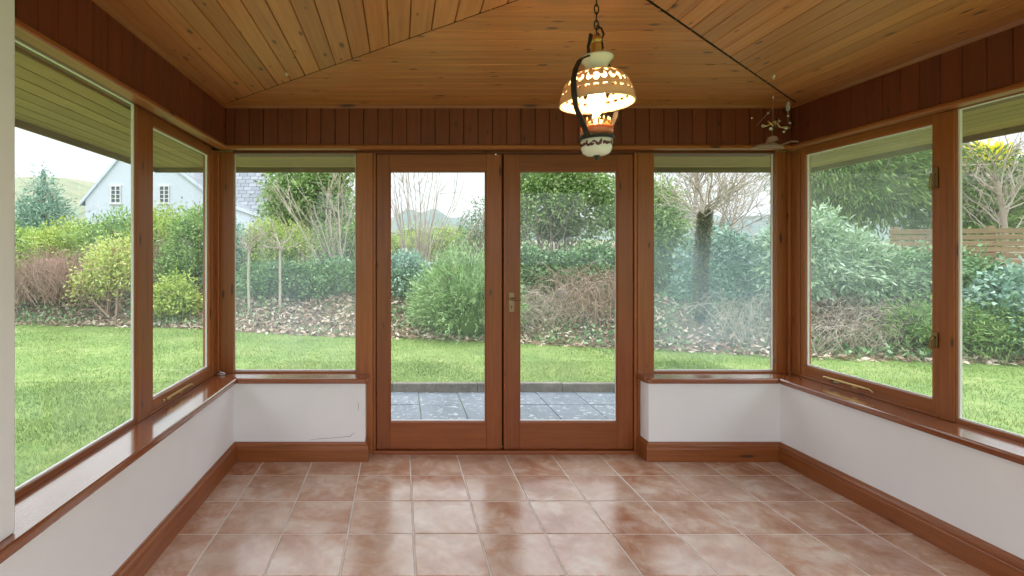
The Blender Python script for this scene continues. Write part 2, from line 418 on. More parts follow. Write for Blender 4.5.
# frieze of vertical boards ---------------------------------------------------------------
BW = .0945; FZ0, FZ1 = 2.07, CEIL
def vboards(mb, T, u0, u1, v, z0, z1, off=0):
    u = u0 - off
    g = .0035
    while u < u1-.004:
        a, b = max(u, u0), min(u+BW, u1)
        if b-a > .012:
            o = random.random()*40; o2 = random.random()*9; r = random.random()
            V = [T(p) for p in [(a+.0008,v+.006,z0),(a+g,v,z0),(b-g,v,z0),(b-.0008,v+.006,z0),(a+.0008,v+.006,z1),(a+g,v,z1),(b-g,v,z1),(b-.0008,v+.006,z1)]]
            F = [(0,1,5,4),(1,2,6,5),(2,3,7,6)]
            U = []
            loc = [a+.0008,a+g,b-g,b-.0008]*2; zz = [z0]*4+[z1]*4
            for f in F: U.append([(zz[k]+o, loc[k]-a+o2) for k in f])
            mb.add(V, F, U, r)
        u += BW
    P = [T(p) for p in [(u0,v+.006,z0),(u1,v+.006,z0),(u1,v+.06,z0),(u0,v+.06,z0),(u0,v+.006,z1),(u1,v+.006,z1),(u1,v+.06,z1),(u0,v+.06,z1)]]
    mb.hexa(P, .2, mi=1)
FL, FR, FB = .065, .09, .015      # how far behind the plaster plane each frieze stands
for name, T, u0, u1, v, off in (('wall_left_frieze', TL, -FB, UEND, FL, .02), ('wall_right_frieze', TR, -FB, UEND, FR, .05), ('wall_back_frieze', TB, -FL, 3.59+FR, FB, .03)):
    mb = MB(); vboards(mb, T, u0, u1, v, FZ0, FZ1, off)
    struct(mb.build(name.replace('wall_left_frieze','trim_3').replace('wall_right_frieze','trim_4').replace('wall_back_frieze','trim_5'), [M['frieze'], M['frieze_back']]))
# cornice and frieze bottom moulding, mitred round the room
FP = [TL((UEND,FL,0))[:2], (-1.09-FL,3.29+FB), (2.50+FR,3.29+FB), TR((UEND,FR,0))[:2]]
mb = MB(); mb.sweep(FP, [(0,CEIL-.022),(.005,CEIL-.022),(.008,CEIL-.016),(.014,CEIL-.008),(.018,CEIL-.003),(.018,CEIL+.002),(0,CEIL+.002)], r=.8)
struct(mb.build('trim_6', M['skirt']))
mb = MB(); mb.sweep(FP, [(-.05,FZ0-.014),(.006,FZ0-.014),(.012,FZ0-.009),(.012,FZ0+.004),(.006,FZ0+.010),(0,FZ0+.013),(-.05,FZ0+.018)], r=.9)
struct(mb.build('trim_7', M['frame']))

# ceiling: V-grooved boards, four panels meeting on the diagonals --------------------------------
AX, AY = .705, 1.73
XL, XR, YB = -1.09-FL-.02, 2.50+FR+.05, 3.29+FB
YF = AY-(YB-AY)
mb = MB(); g = .0035; GAP = .006
def cboard(axis, a, b, fa, fb):
    """board between cross positions a..b; fa/fb(c) -> (start,end) along"""
    pts = []
    for c in (a+.0008, a+g, b-g, b-.0008): pts.append((c,)+fa(c))
    r = random.random(); o = random.random()*40; o2 = random.random()*9
    V = []; zz = [CEIL+.006, CEIL, CEIL, CEIL+.006]
    for (c, s0, s1), z in zip(pts, zz):
        V.append((s0, c, z) if axis == 0 else (c, s0, z)); V.append((s1, c, z) if axis == 0 else (c, s1, z))
    F = [(0,1,3,2),(2,3,5,4),(4,5,7,6)]
    U = [[((V[k][axis])+o, V[k][1-axis]-a+o2) for k in f] for f in F]
    mb.add(V, F, U, r)
def diag_x(y, side):   # x of diagonal at depth y
    t = (y-AY)/(YB-AY) if y >= AY else (AY-y)/(AY-YF)
    return AX+(XL-AX)*t if side < 0 else AX+(XR-AX)*t
def diag_y(x, back):
    t = (AX-x)/(AX-XL) if x < AX else (x-AX)/(XR-AX)
    return AY+(YB-AY)*t if back else AY+(YF-AY)*t
y = AY; gx = GAP*1.1
while y < YB:      # back panel and front panel
    b = min(y+BW*1.02, YB+.02)
    cboard(0, y, b, lambda c: (diag_x(c, -1)+gx, diag_x(c, 1)-gx*1.4), None)
    y2 = 2*AY-y; b2 = 2*AY-b
    cboard(0, b2, y2, lambda c: (diag_x(c, -1)+gx, diag_x(c, 1)-gx), None)
    y = b
x = AX
while x > XL:
    b = max(x-BW, XL-.02)
    cboard(1, b, x, lambda c: (diag_y(c, False)+GAP*.6, diag_y(c, True)-GAP*.6), None); x = b
x = AX
while x < XR:
    b = min(x+BW, XR+.02)
    cboard(1, x, b, lambda c: (diag_y(c, False)+GAP*.6, diag_y(c, True)-GAP), None); x = b
mb.box(XL-.1, XR+.1, YF-.3, YB+.15, CEIL+.0062, CEIL+.04, mi=1)
struct(mb.build('ceiling', [M['ceil'], M['dark']]))

# posts and heads of the frame ------------------------------------------------------------------
def trim(n, T, boxes, mat='frame', c=.004):
    mb = MB(T)
    for b in boxes: mb.box(*b, c=c)
    return struct(mb.build('trim_%d' % n, M[mat]))
WV = .16     # window plane behind plaster (sides)
# side posts between fixed light and casement (u = 3.29-Y)
trim(8, TL, [(.78, .89, WV, WV+.032, SILL, 2.086)])
trim(9, TR, [(.81, .88, WV, WV+.032, SILL, FZ0-.012)])
# corner posts
trim(10, TL, [(-.20, -.03, WV-.105+.0, WV+.09, SILL, FZ0-.012)][:0]+[(-.18, -.125, .050, .21, SILL, FZ0-.012), (-.125, -.035, WV, .21, SILL, FZ0-.012), (-.125,-.10,.14,.162,SILL,FZ0-.012)])
trim(11, TR, [(-.18, -.125, .072, .21, SILL, FZ0-.012), (-.125, -.035, WV, .21, SILL, FZ0-.012), (-.125,-.10,.14,.162,SILL,FZ0-.012)])
# heads
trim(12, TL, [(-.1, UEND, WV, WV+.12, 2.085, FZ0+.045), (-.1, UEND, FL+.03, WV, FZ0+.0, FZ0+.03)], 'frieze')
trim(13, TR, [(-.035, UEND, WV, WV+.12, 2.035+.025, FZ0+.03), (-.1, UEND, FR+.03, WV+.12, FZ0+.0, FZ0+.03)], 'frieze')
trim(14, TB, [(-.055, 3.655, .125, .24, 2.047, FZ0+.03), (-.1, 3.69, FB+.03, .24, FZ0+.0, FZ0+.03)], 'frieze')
# posts each side of the doors
trim(15, TB, [(.793, .905, .112, .24, 0, 2.05), (.905, .925, .118, .20, 0, 2.05), (.92, .945, .181, .24, 0, 2.05)])
trim(16, TB, [(2.708, 2.82, .112, .24, 0, 2.05), (2.688, 2.708, .118, .20, 0, 2.05), (2.668, 2.693, .181, .24, 0, 2.05)])
# threshold
trim(17, TB, [(.905, 2.708, .10, .26, -.03, .022)], 'door', .006)

# ------------------------------------------------------------------ windows
def pane(T, u0, u1, v, z0, z1, mat, parent):
    mb = MB()
    P = [(u0,v,z0),(u1,v,z0),(u1,v,z1),(u0,v,z1)]
    w = u1-u0; h = z1-z0
    mb.add([T(p) for p in P], [(0,1,2,3)], [[(0,0),(w,0),(w,h),(0,h)]])
    o = mb.build('pane', mat, parent)
    md = o.modifiers.new('thickness', 'SOLIDIFY'); md.thickness = .004; md.offset = 0
    for uvd in [o.data.uv_layers[0]]:
        for d in uvd.data: d.uv = (d.uv[0], d.uv[1]/h)
    return o
def spacer(T, u0, u1, v, z0, z1, parent, w=.007):
    mb = MB(T); d = .006
    mb.box(u0-.0, u1, v-d, v+d, z0-.001, z0+w); mb.box(u0, u1, v-d, v+d, z1-w*.6, z1+.001)
    mb.box(u0-.001, u0+w, v-d, v+d, z0, z1); mb.box(u1-w, u1+.001, v-d, v+d, z0, z1)
    return mb.build('glazing_spacer', M['spacer'], parent)
def rect_frame(T, u0, u1, z0, z1, ws, v0, v1, name, mat, parent, c=.003):
    """ws = left,right,bottom,top member widths; outer rectangle given"""
    l, r, b, t = ws; mb = MB(T)
    mb.box(u0, u0+l, v0, v1, z0, z1, c=c, grain=2); mb.box(u1-r, u1, v0, v1, z0, z1, c=c, grain=2)
    mb.box(u0+l-.001, u1-r+.001, v0, v1, z0, z0+b, c=c, grain=0); mb.box(u0+l-.001, u1-r+.001, v0, v1, z1-t, z1, c=c, grain=0)
    return mb.build(name, mat, parent)
def window(n, T, u0, u1, z0, z1, ws, v0, v1, vg, mat, kind='frame'):
    root = empty('window_%d' % n, T(((u0+u1)/2, vg, z0)), 'structure')
    inv = Matrix.Translation(-Vector(root.location))
    objs = [rect_frame(T, u0, u1, z0, z1, ws, v0, v1, 'sash' if kind == 'sash' else 'window_frame', M['frame'], root)]
    l, r, b, t = ws
    objs.append(pane(T, u0+l-.004, u1-r+.004, vg, z0+b-.004, z1-t+.004, mat, root))
    objs.append(spacer(T, u0+l, u1-r, vg, z0+b, z1-t, root))
    for o in objs: o.matrix_parent_inverse = inv
    return root, inv
WZ = 2.062
# left fixed, left casement, back left, back right, right casement, right fixed
window(1, TL, .889, UEND, SILL-.002, 2.085, (.006, .03, .022, .006), WV+.006, WV+.030, WV+.020, M['glass'])
w2, i2 = window(2, TL, -.034, .779, SILL+.012, 2.085, (.030, .05, .056, .073), WV+.006, WV+.05, WV+.026, M['glass'], 'sash')
window(3, TB, -.056, .792, SILL-.002, 2.062, (.004, .004, .012, .006), .13, .172, .16, M['glass_bl'])
window(4, TB, 2.821, 3.666, SILL-.002, 2.062, (.004, .004, .012, .006), .13, .172, .16, M['glass_br'])
w5, i5 = window(5, TR, -.034, .809, SILL+.012, WZ-.0, (.032, .034, .070, .050), WV+.006, WV+.05, WV+.026, M['glass_r'], 'sash')
window(6, TR, .879, UEND, SILL-.002, WZ, (.006, .03, .022, .006), WV+.006, WV+.030, WV+.020, M['glass'])
# outer frame strip under the casements
trim(18, TL, [(-.035, .78, WV+.0, WV+.032, SILL, SILL+.012)])
trim(19, TR, [(-.035, .81, WV+.0, WV+.032, SILL, SILL+.012)])
# brass casement stays on the bottom rails
def stay(T, ua, ub, z, root, inv):
    mb = MB(T); v = WV-.004
    du = 1 if ub > ua else -1
    mb.box(min(ua,ub)+.02, max(ua,ub)-.05, v-.006, v+.0, z, z+.011, c=.002)
    mb.tube([(ub-.052*du, v-.003, z+.006), (ub-.035*du, v-.010, z+.010), (ub-.015*du, v-.012, z+.006), (ub, v-.010, z-.002)], [.005,.0045,.004,.0055], 8)
    mb.tube([(ua+.021*du, v-.003, z+.006), (ua+.008*du, v-.006, z+.006), (ua, v-.006, z+.006)], [.0055,.006,.005], 8)
    a = mb.build('casement_stay', M['brass'], root)
    m2 = MB(T)
    for k in (.25, .62):
        uu = ua+(ub-ua)*k
        m2.box(uu-.017, uu+.017, v-.003, v+.018, z-.010, z-.007, c=.001)
        m2.tube([(uu, v-.003, z-.008), (uu, v-.003, z+.002)], .003, 8)
    b = m2.build('stay_pin', M['brass'], root)
    for o in (a, b): o.matrix_parent_inverse = inv
stay(TL, .66, .30, SILL+.034, w2, i2)
stay(TR, .16, .49, SILL+.040, w5, i5)
# fasteners on the latch stile of the right casement
def fastener(T, u, z, root, inv, h=.10):
    mb = MB(T); v = WV+.012
    mb.box(u-.009, u+.009, v-.018, v, z-h/2, z+h/2, c=.002)
    mb.tube([(u, v, z+h*.18), (u, v-.028, z+h*.18)], .005, 10)
    mb.tube([(u, v-.028, z+h*.2), (u-.004, v-.036, z+.0), (u-.008, v-.034, z-h*.35), (u-.009, v-.028, z-h*.62)], [.007,.006,.0055,.007], 10)
    o = mb.build('casement_fastener', M['dull_brass'], root); o.matrix_parent_inverse = inv
fastener(TR, .800, .93, w5, i5, .075); fastener(TR, .800, 1.74, w5, i5, .10)

# ------------------------------------------------------------------ doors
def door(n, u0, u1, handle):
    root = empty('door_%d' % n, TB(((u0+u1)/2, .15, .022)), 'structure'); inv = Matrix.Translation(-Vector(root.location))
    sl = .097 if handle else .097
    ws = (.092, .108, .185, .112) if not handle else (.108, .105, .185, .112)
    z0, z1 = .026, 2.043
    objs = [rect_frame(TB, u0, u1, z0, z1, ws, .128, .178, 'door_leaf', M['door'], root, .004)]
    objs.append(pane(TB, u0+ws[0]-.004, u1-ws[1]+.004, .155, z0+ws[2]-.004, z1-ws[3]+.004, M['glass'], root))
    objs.append(spacer(TB, u0+ws[0], u1-ws[1], .155, z0+ws[2], z1-ws[3], root, .006))
    mb = MB(TB); l, r, b, t = ws; k = .008     # glazing beads
    mb.box(u0+l-.001, u0+l+k, .134, .148, z0+b, z1-t, c=.002); mb.box(u1-r-k, u1-r+.001, .134, .148, z0+b, z1-t, c=.002)
    mb.box(u0+l, u1-r, .134, .148, z1-t-k, z1-t+.001, c=.002); mb.box(u0+l, u1-r, .134, .148, z0+b-.001, z0+b+.004, c=.001)
    objs.append(mb.build('glazing_bead', M['door'], root))
    if handle:
        u = u0+.052; zc = 1.36-48/500*3.42
        m = MB(TB); m.box(u-.019, u+.019, .122, .129, zc-.068, zc+.068, c=.003)
        pl = m.build('lock_plate', M['oldmetal'], root); objs.append(pl)
        m = MB(TB); m.tube([(u, .124, zc+.02), (u, .09, zc+.02)], .008, 12); m.tube([(u-.004, .092, zc+.02), (u+.02, .086, zc+.021), (u+.055, .088, zc+.017)], [.009,.008,.006], 10)
        h = m.build('lever_handle', M['oldmetal'], pl); 
        m = MB(TB); m.tube([(u+.0, .1225, zc-.030), (u, .1205, zc-.030)], .0055, 12); m.box(u-.0025, u+.0025, .1205, .1225, zc-.046, zc-.032)
        q = m.build('keyhole', M['black'], pl)
        # astragal strip covering the meeting stiles
        m = MB(TB); m.box(u0-.002, u0+.013, .116, .13, z0+.004, z1-.004, c=.004)
        objs.append(m.build('meeting_strip', M['door'], root))
        m = MB(TB); m.box(u0-.03, u0+.02, .179, .19, z0, z1, c=.002); objs.append(m.build('outer_astragal', M['door'], root))
    else:
        m = MB(TB); m.lathe([(0,.012),(.008,.010),(.009,.004),(.007,-.004),(0,-.006)], 12, (u1-.045, .122, z1-.005))
        objs.append(m.build('door_bolt', M['steel'], root, True))
    for o in objs: o.matrix_parent_inverse = inv
door(1, .929, 1.787, False); door(2, 1.799, 2.684, True)

# ------------------------------------------------------------------ eaves outside
OV = .70
mb = MB()
SZ = 2.075
def soffit(T, u0, u1, v0, v1, n=7):
    w = (v1-v0)/n
    for i in range(n):
        a, b = v0+i*w, v0+(i+1)*w
        mb.hexa([T(p) for p in [(u0,a+.004,SZ),(u1,a+.004,SZ),(u1,b-.004,SZ),(u0,b-.004,SZ),(u0,a+.004,SZ+.015),(u1,a+.004,SZ+.015),(u1,b-.004,SZ+.015),(u0,b-.004,SZ+.015)]], grain=1 if T is not TB else 0)
    mb.hexa([T(p) for p in [(u0,v0,SZ+.016),(u1,v0,SZ+.016),(u1,v1,SZ+.016),(u0,v1,SZ+.016),(u0,v0,SZ+.03),(u1,v0,SZ+.03),(u1,v1,SZ+.03),(u0,v1,SZ+.03)]], .1, mi=1)
soffit(TL, -.83, UEND, .24, .94); soffit(TR, -.83, UEND, .24, .94); soffit(TB, -.24, 3.83, .24, .84)
struct(mb.build('trim_20', [M['soffit'], M['dark']]))
mb = MB(); fp = [TL((UEND,.94,0))[:2], TL((-.86,.94,0))[:2], TR((-.86,.94,0))[:2], TR((UEND,.94,0))[:2]]
mb.sweep(fp, [(0,SZ-.035),(-.022,SZ-.035),(-.022,SZ+.17),(0,SZ+.17)])
struct(mb.build('trim_21', M['fence']))
# hipped roof over the sunroom
mb = MB(); zr = SZ+.16
A = [TL((UEND,.96,0))[:2], TL((-.88,.96,0))[:2], TR((-.88,.96,0))[:2], TR((UEND,.96,0))[:2]]
V = [(A[0][0],A[0][1],zr),(A[1][0],A[1][1],zr),(A[2][0],A[2][1],zr),(A[3][0],A[3][1],zr),(.7,1.8,zr+1.1),(.7,-.31,zr+1.1)]
F = [(0,1,4,5),(1,2,4),(2,3,5,4),(0,5,3)]
mb.add(V, F, [[(V[k][0]+V[k][1]*.3, V[k][1]) for k in f] for f in F])
struct(mb.build('roof', M['slate']))
# fascia beam at the house end closes the side walls
# ------------------------------------------------------------------ exec garden
# ---- ground
EDGE = [(-40,10.2),(-12,10.0),(-7.5,9.86),(-4.2,9.46),(-3.0,8.97),(.65,8.14),(2.56,7.53),(3.65,7.3),(5.06,6.8),(6.1,6.6),(7.2,6.4),(9,5.8),(14,4.0),(40,-4)]
EX = np.array([p[0] for p in EDGE]); EY = np.array([p[1] for p in EDGE])
LZ = -.04
def sm(t): t = np.clip(t, 0, 1); return t*t*(3-2*t)
def gz(x, y):
    d = (y-np.interp(x, EX, EY))*.93
    b = .62*sm(d/1.35)+.05*np.clip(d-1.5, 0, 30)
    b = b+np.where(d > 0, .05*np.sin(x*3.1+y*1.7)*sm(d)+.03*np.sin(x*7.3-y*5.1)*sm(d), 0)
    return LZ+b
def fastmesh(name, V, F, rnd, mat, parent=None, smooth=False):
    """V (n,3), F (m,k) constant k"""
    me = bpy.data.meshes.new(name); F = np.asarray(F, np.int32); m, k = F.shape
    me.vertices.add(len(V)); me.vertices.foreach_set('co', np.asarray(V, np.float32).ravel())
    me.loops.add(m*k); me.loops.foreach_set('vertex_index', F.ravel())
    me.polygons.add(m); me.polygons.foreach_set('loop_start', np.arange(0, m*k, k, dtype=np.int32))
    me.update(calc_edges=True)
    a = me.attributes.new('rnd', 'FLOAT', 'FACE'); a.data.foreach_set('value', np.asarray(rnd, np.float32))
    me.materials.append(mat)
    if smooth: me.polygons.foreach_set('use_smooth', np.ones(m, dtype=bool))
    o = bpy.data.objects.new(name, me); C.objects.link(o)
    if parent is not None: o.parent = parent
    return o
def grid(name, xs, ys, zf, mat):
    X, Y = np.meshgrid(xs, ys); V = np.stack([X, Y, zf(X, Y)], -1).reshape(-1, 3)
    nx, ny = len(xs), len(ys); i = np.arange(nx-1)[None, :]+nx*np.arange(ny-1)[:, None]; i = i.ravel()
    F = np.stack([i, i+1, i+nx+1, i+nx], -1)
    return fastmesh(name, V, F, np.full(len(F), .5), mat, smooth=True)
PX0, PX1, PY1 = -1.9, 3.9, 5.36
def lawn_z(X, Y):
    d = Y-np.interp(X, EX, EY)
    inpatio = (X > PX0-.05) & (X < PX1+.05) & (Y < PY1+.045)
    inroom = (X > -1.40) & (X < 2.80) & (Y < 3.6)
    return np.where(inroom | inpatio, -.30, np.where(d > .35, LZ-.3, LZ+.012*np.sin(X*1.3)*np.sin(Y*.9)))
struct(grid('lawn', np.concatenate([[-60,-30,-20],np.arange(-16,12.1,.2),[14,18,25,40,60]]), np.concatenate([[-60,-30,-15,-8],np.arange(-4,5.3,.2),[5.39,5.415],np.arange(5.6,11.2,.2),[12,16]]), lawn_z, M['lawn']))
struct(grid('garden_bank', np.concatenate([[-60,-30,-20],np.arange(-16,18,.2),[20,30,60]]), np.concatenate([np.arange(2.0,14,.2),np.arange(14,30,1),[40,60,90]]),
     lambda X, Y: np.where(Y < np.interp(X, EX, EY)-.0, LZ-.25, gz(X, Y)), M['soil']))
struct(grid('far_hillside', np.linspace(-420, 420, 60), np.linspace(70, 420, 30),
     lambda X, Y: 1.5+(Y-70)*(.062+.115*sm((-X/np.maximum(Y,1)-.25)/.5))*(1+.10*np.sin(X*.05)+.05*np.sin(X*.13+1)), M['hill']))
def wood_ridge(X, Y): return 3+(Y-110)*.05+np.where(Y > 150, 0, 9*sm((Y-112)/12)*(.72+.14*np.sin(X*.21)+.16*np.sin(X*.083+2)+.07*np.sin(X*.9)))
struct(grid('distant_woodland', np.linspace(-60, 260, 260), np.linspace(110, 170, 14), wood_ridge, M['woodland']))

# ---- patio slabs and kerb
mb = MB(); PZ = -.12; s0 = .45
for i in range(14):
    for j in range(5):
        x0 = PX0+i*s0*.93; y1 = PY1-j*s0; y0 = max(y1-s0, 3.53)
        x1 = min(x0+s0*.93, PX1)
        if x1-x0 < .05 or y1-y0 < .05: continue
        mb.box(x0+.004, x1-.004, y0+.004, y1-.004, PZ-.04, PZ+random.uniform(-.003, .003), c=.004)
mb.box(PX0, PX1, 3.5, PY1, PZ-.08, PZ-.012, mi=1)
struct(mb.build('patio', [M['slab'], M['joint']]))
mb = MB(); x = PX0
while x < PX1-.1:
    b = min(x+.91, PX1); mb.box(x+.003, b-.003, PY1+.002, PY1+.075, PZ-.1, LZ+.012+random.uniform(-.004, .004), c=.010); x = b
struct(mb.build('kerb', M['kerb']))

# ---- leaf and twig generators
def unit(a): return a/np.maximum(np.linalg.norm(a, axis=-1, keepdims=True), 1e-9)
def leafquads(P, N, L, W, rng, droop=.2, spread=.8):
    n = len(P); a = unit(N+rng.normal(0, spread, (n,3))*.7+np.array([0,0,-droop]))
    s = unit(np.cross(a, rng.normal(0, 1, (n,3)))); u = np.cross(a, s)
    l = (L*rng.uniform(.6, 1.25, n))[:, None]; w = (W*rng.uniform(.6, 1.25, n))[:, None]
    V = np.stack([P, P+a*l*.5+s*w*.5+u*w*.18, P+a*l-u*l*.10, P+a*l*.5-s*w*.5+u*w*.18], 1)
    i = np.arange(n)[:, None]*4
    F = np.concatenate([i+np.array([0,1,2]), i+np.array([0,2,3])], 0)
    return V.reshape(-1, 3), F
def blobpts(blobs, n, rng, clump=.09, per=9, lo=.72):
    vol = np.array([b[3]*b[4]+b[3]*b[5]+b[4]*b[5] for b in blobs]); vol = vol/vol.sum()
    m = max(1, n//per); idx = rng.choice(len(blobs), m, p=vol); B = np.array(blobs)[idx]
    d = unit(rng.normal(0, 1, (m,3))+np.array([0,-.15,.22]))
    rr = rng.uniform(lo**3, 1.08, m)**(1/3)
    ph = B[:, 0]*3
    rr = rr*(1+.13*np.sin(d[:,0]*6+ph)*np.sin(d[:,2]*7+ph*1.3)+.09*np.sin(d[:,1]*13+ph)*np.sin(d[:,0]*11))
    Pc = B[:, :3]+d*rr[:, None]*B[:, 3:6]; Nc = unit(d/B[:, 3:6])
    P = np.repeat(Pc, per, 0)+rng.normal(0, clump, (m*per, 3)); N = np.repeat(Nc, per, 0)
    R = np.repeat(rng.uniform(0, 1, m), per)
    return P, N, R
def blobcore(blobs, rng, k=.70):
    """solid lumpy inner mass of the crown so the foliage is dense right through"""
    V = []; F = []; o = 0
    nu, nv = 14, 8
    for (x, y, z, a, b, c) in blobs:
        for i in range(nv+1):
            th = math.pi*i/nv
            for j in range(nu):
                ph = 2*math.pi*j/nu; q = k*(1+.16*rng.uniform(-1, 1))
                V.append((x+a*q*math.sin(th)*math.cos(ph), y+b*q*math.sin(th)*math.sin(ph), z+c*q*math.cos(th)))
        for i in range(nv):
            for j in range(nu):
                F.append((o+i*nu+j, o+(i+1)*nu+j, o+(i+1)*nu+(j+1) % nu)); F.append((o+i*nu+j, o+(i+1)*nu+(j+1) % nu, o+i*nu+(j+1) % nu))
        o += (nv+1)*nu
    return np.array(V), np.array(F)
def foliage(name, blobs, n, L, W, mat, rng, parent=None, droop=.2, spread=.8, clump=.09, per=9, lo=.72, core=.7, minz=None, bias=0):
    P, N, R = blobpts(blobs, n, rng, clump, per, lo)
    g = gz(P[:,0], P[:,1])+.02; P[:,2] = np.maximum(P[:,2], g+rng.uniform(0, .12, len(P)))
    V, F = leafquads(P, N, L, W, rng, droop, spread)
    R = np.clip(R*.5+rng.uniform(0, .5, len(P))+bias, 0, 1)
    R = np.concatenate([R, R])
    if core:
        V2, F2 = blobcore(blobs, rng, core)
        F = np.concatenate([F, F2+len(V)]); V = np.concatenate([V, V2]); R = np.concatenate([R, rng.uniform(0, .35, len(F2))])  # core faces keep to the dark tones: inner crown shade painted in
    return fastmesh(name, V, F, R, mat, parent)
class Tw:
    def __init__(s): s.V = []; s.F = []; s.R = []; s.o = 0
    def path(s, P, r0, r1, seg=4):
        P = np.array(P); n = len(P); t = unit(np.gradient(P, axis=0)); a = unit(np.cross(t, np.array([.3,.5,.81]))); b = np.cross(t, a)
        R = np.linspace(r0, r1, n)[:, None, None]; an = np.linspace(0, 2*np.pi, seg, endpoint=False)
        V = P[:, None]+(a[:, None]*np.cos(an)[None, :, None]+b[:, None]*np.sin(an)[None, :, None])*R
        i = np.arange(n-1)[:, None]*seg; j = np.arange(seg)[None]; j2 = (j+1) % seg
        F = np.stack([i+j, i+j2, i+seg+j2, i+seg+j], -1).reshape(-1, 4)
        s.V.append(V.reshape(-1, 3)); s.F.append(F+s.o); s.R.append(np.full(len(F), random.random())); s.o += n*seg
    def build(s, name, mat, parent=None):
        return fastmesh(name, np.concatenate(s.V), np.concatenate(s.F), np.concatenate(s.R), mat, parent)
def wander(p, d, L, n, rng, wob=.12, up=0.):
    P = [np.array(p, float)]; d = unit(np.array(d, float)); st = L/n
    for i in range(n):
        d = unit(d+rng.normal(0, wob, 3)+np.array([0,0,up])); P.append(P[-1]+d*st)
    return P, d
def branch(tw, p, d, L, r, depth, rng, kids=3, wob=.13, up=.03, ang=.6, shrink=.68):
    n = 6; P, _ = wander(p, d, L, n, rng, wob, up); tw.path(P, r, r*.5 if depth else max(r*.35, .0015), 6 if r > .02 else 4)
    if depth == 0: return
    for k in range(kids):
        i = rng.integers(2, n+1); t = unit(P[i]-P[i-1])
        nd = unit(t+rng.normal(0, ang, 3)); branch(tw, P[i], nd, L*shrink*rng.uniform(.7, 1.15), r*.55, depth-1, rng, kids, wob, up, ang, shrink)
def base(name, x, y, z=None): return empty(name, (x, y, float(gz(x, y)) if z is None else z))
def rebase(root):
    inv = Matrix.Translation(-Vector(root.location))
    for c in root.children:
        if c.matrix_parent_inverse == Matrix(): c.matrix_parent_inverse = inv
def shrub(name, label, cat, x, y, blobs, n, L, W, mat, seed, group=None, stems=5, bark='bark_grey', **kw):
    """blobs relative to (x, y, ground): (dx,dy,dz,rx,ry,rz)"""
    rng = np.random.default_rng(seed); root = base(name, x, y); z = root.location.z
    B = [(x+b[0], y+b[1], z+b[2], b[3], b[4], b[5]) for b in blobs]
    foliage('foliage', B, n, L, W, M[mat], rng, root, **kw)
    if stems:
        tw = Tw()
        for k in range(stems):
            b = B[rng.integers(0, len(B))]; p = np.array([x+rng.uniform(-.12,.12), y+rng.uniform(-.1,.1), z-.03]); q = np.array(b[:3])+rng.normal(0, .2, 3)*np.array(b[3:6]); q[2] = max(q[2], z+.3)
            branch(tw, p, q-p, np.linalg.norm(q-p)*.8, .010+.002*len(B), 2, rng, 3, .08, 0)
        tw.build('branches', M[bark], root)
    rebase(root); return tag(root, label, cat, group)
def bare(name, label, cat, x, y, fn, mat, group=None, z=None):
    root = base(name, x, y, z); tw = Tw(); fn(tw, np.array(root.location)); tw.build('branches', M[mat], root)
    rebase(root); return tag(root, label, cat, group)
def at(px, py, Y): return ((px-400)/500*Y, Y, EYE-(py-254)/500*Y)

# ---- bank planting, left of the picture
rng = np.random.default_rng(3)
# blue conifer far left
shrub('conifer', 'pale blue-green conifer rising above the hedge at far left', 'tree', -13.2, 18.5,
      [(-.3,0,.8,1.5,1.3,.8),(-.2,0,1.5,1.2,1.1,.7),(.1,0,2.1,.75,.8,.6),(0,0,2.7,.36,.4,.6),(0,0,3.3,.14,.15,.5)], 6500, .20, .05, 'lf_blue', 11, droop=.1, clump=.14, stems=2, core=.6)
# hedge row behind on the left
for k, (x, y, w, h, mt, lab) in enumerate([
    (-10.4, 13.2, 1.3, 1.30, 'lf_green', 'broad leafy green bush at the far left end of the hedge'),
    (-8.4, 12.9, 1.2, 1.35, 'lf_lime', 'yellow-green bush behind the russet-tipped shrub'),
    (-6.9, 12.6, 1.1, 1.60, 'lf_green', 'rounded green bush below the white gable'),
    (-5.75, 12.3, .7, 1.62, 'lf_lime', 'tall yellowish bush beside the left corner post')]):
    shrub('hedge_bush', lab, 'bush', x, y, [(-.5*w,0,h*.45,w*.7,.8,h*.55),(.45*w,.1,h*.5,w*.7,.8,h*.5),(0,-.1,h*.7,w*.6,.7,h*.42)], 7500, .085, .04, mt, 30+k, clump=.08)
# brown dead looking hedge
def f(tw, o):
    r = np.random.default_rng(5)
    for k in range(520):
        p = o+np.array([r.uniform(-1.15, 1.05), r.uniform(-.45, .45), r.uniform(0, .35)]); d = (r.normal(0, .45), r.normal(0, .3), 1)
        P, dd = wander(p, d, r.uniform(.45, 1.0)*(1-.25*abs(p[0]-o[0])), 5, r, .16); tw.path(P, .008, .003, 3)
        for q in range(3):
            P2, _ = wander(P[r.integers(2, 6)], dd+r.normal(0, .7, 3), .25, 3, r, .2); tw.path(P2, .004, .0015, 3)
bare('brown_hedge', 'leafless pinkish brown hedge at the left edge above the lawn', 'hedge', -7.15, 10.5, f, 'bark_red')
shrub('low_bush', 'dull brown mound of fine twigs beneath the leafless hedge', 'bush', -6.95, 10.75, [(-.5,0,.45,.8,.4,.55),(.4,0,.45,.6,.4,.5)], 5000, .07, .012, 'lf_brown', 51, stems=0, spread=.5)
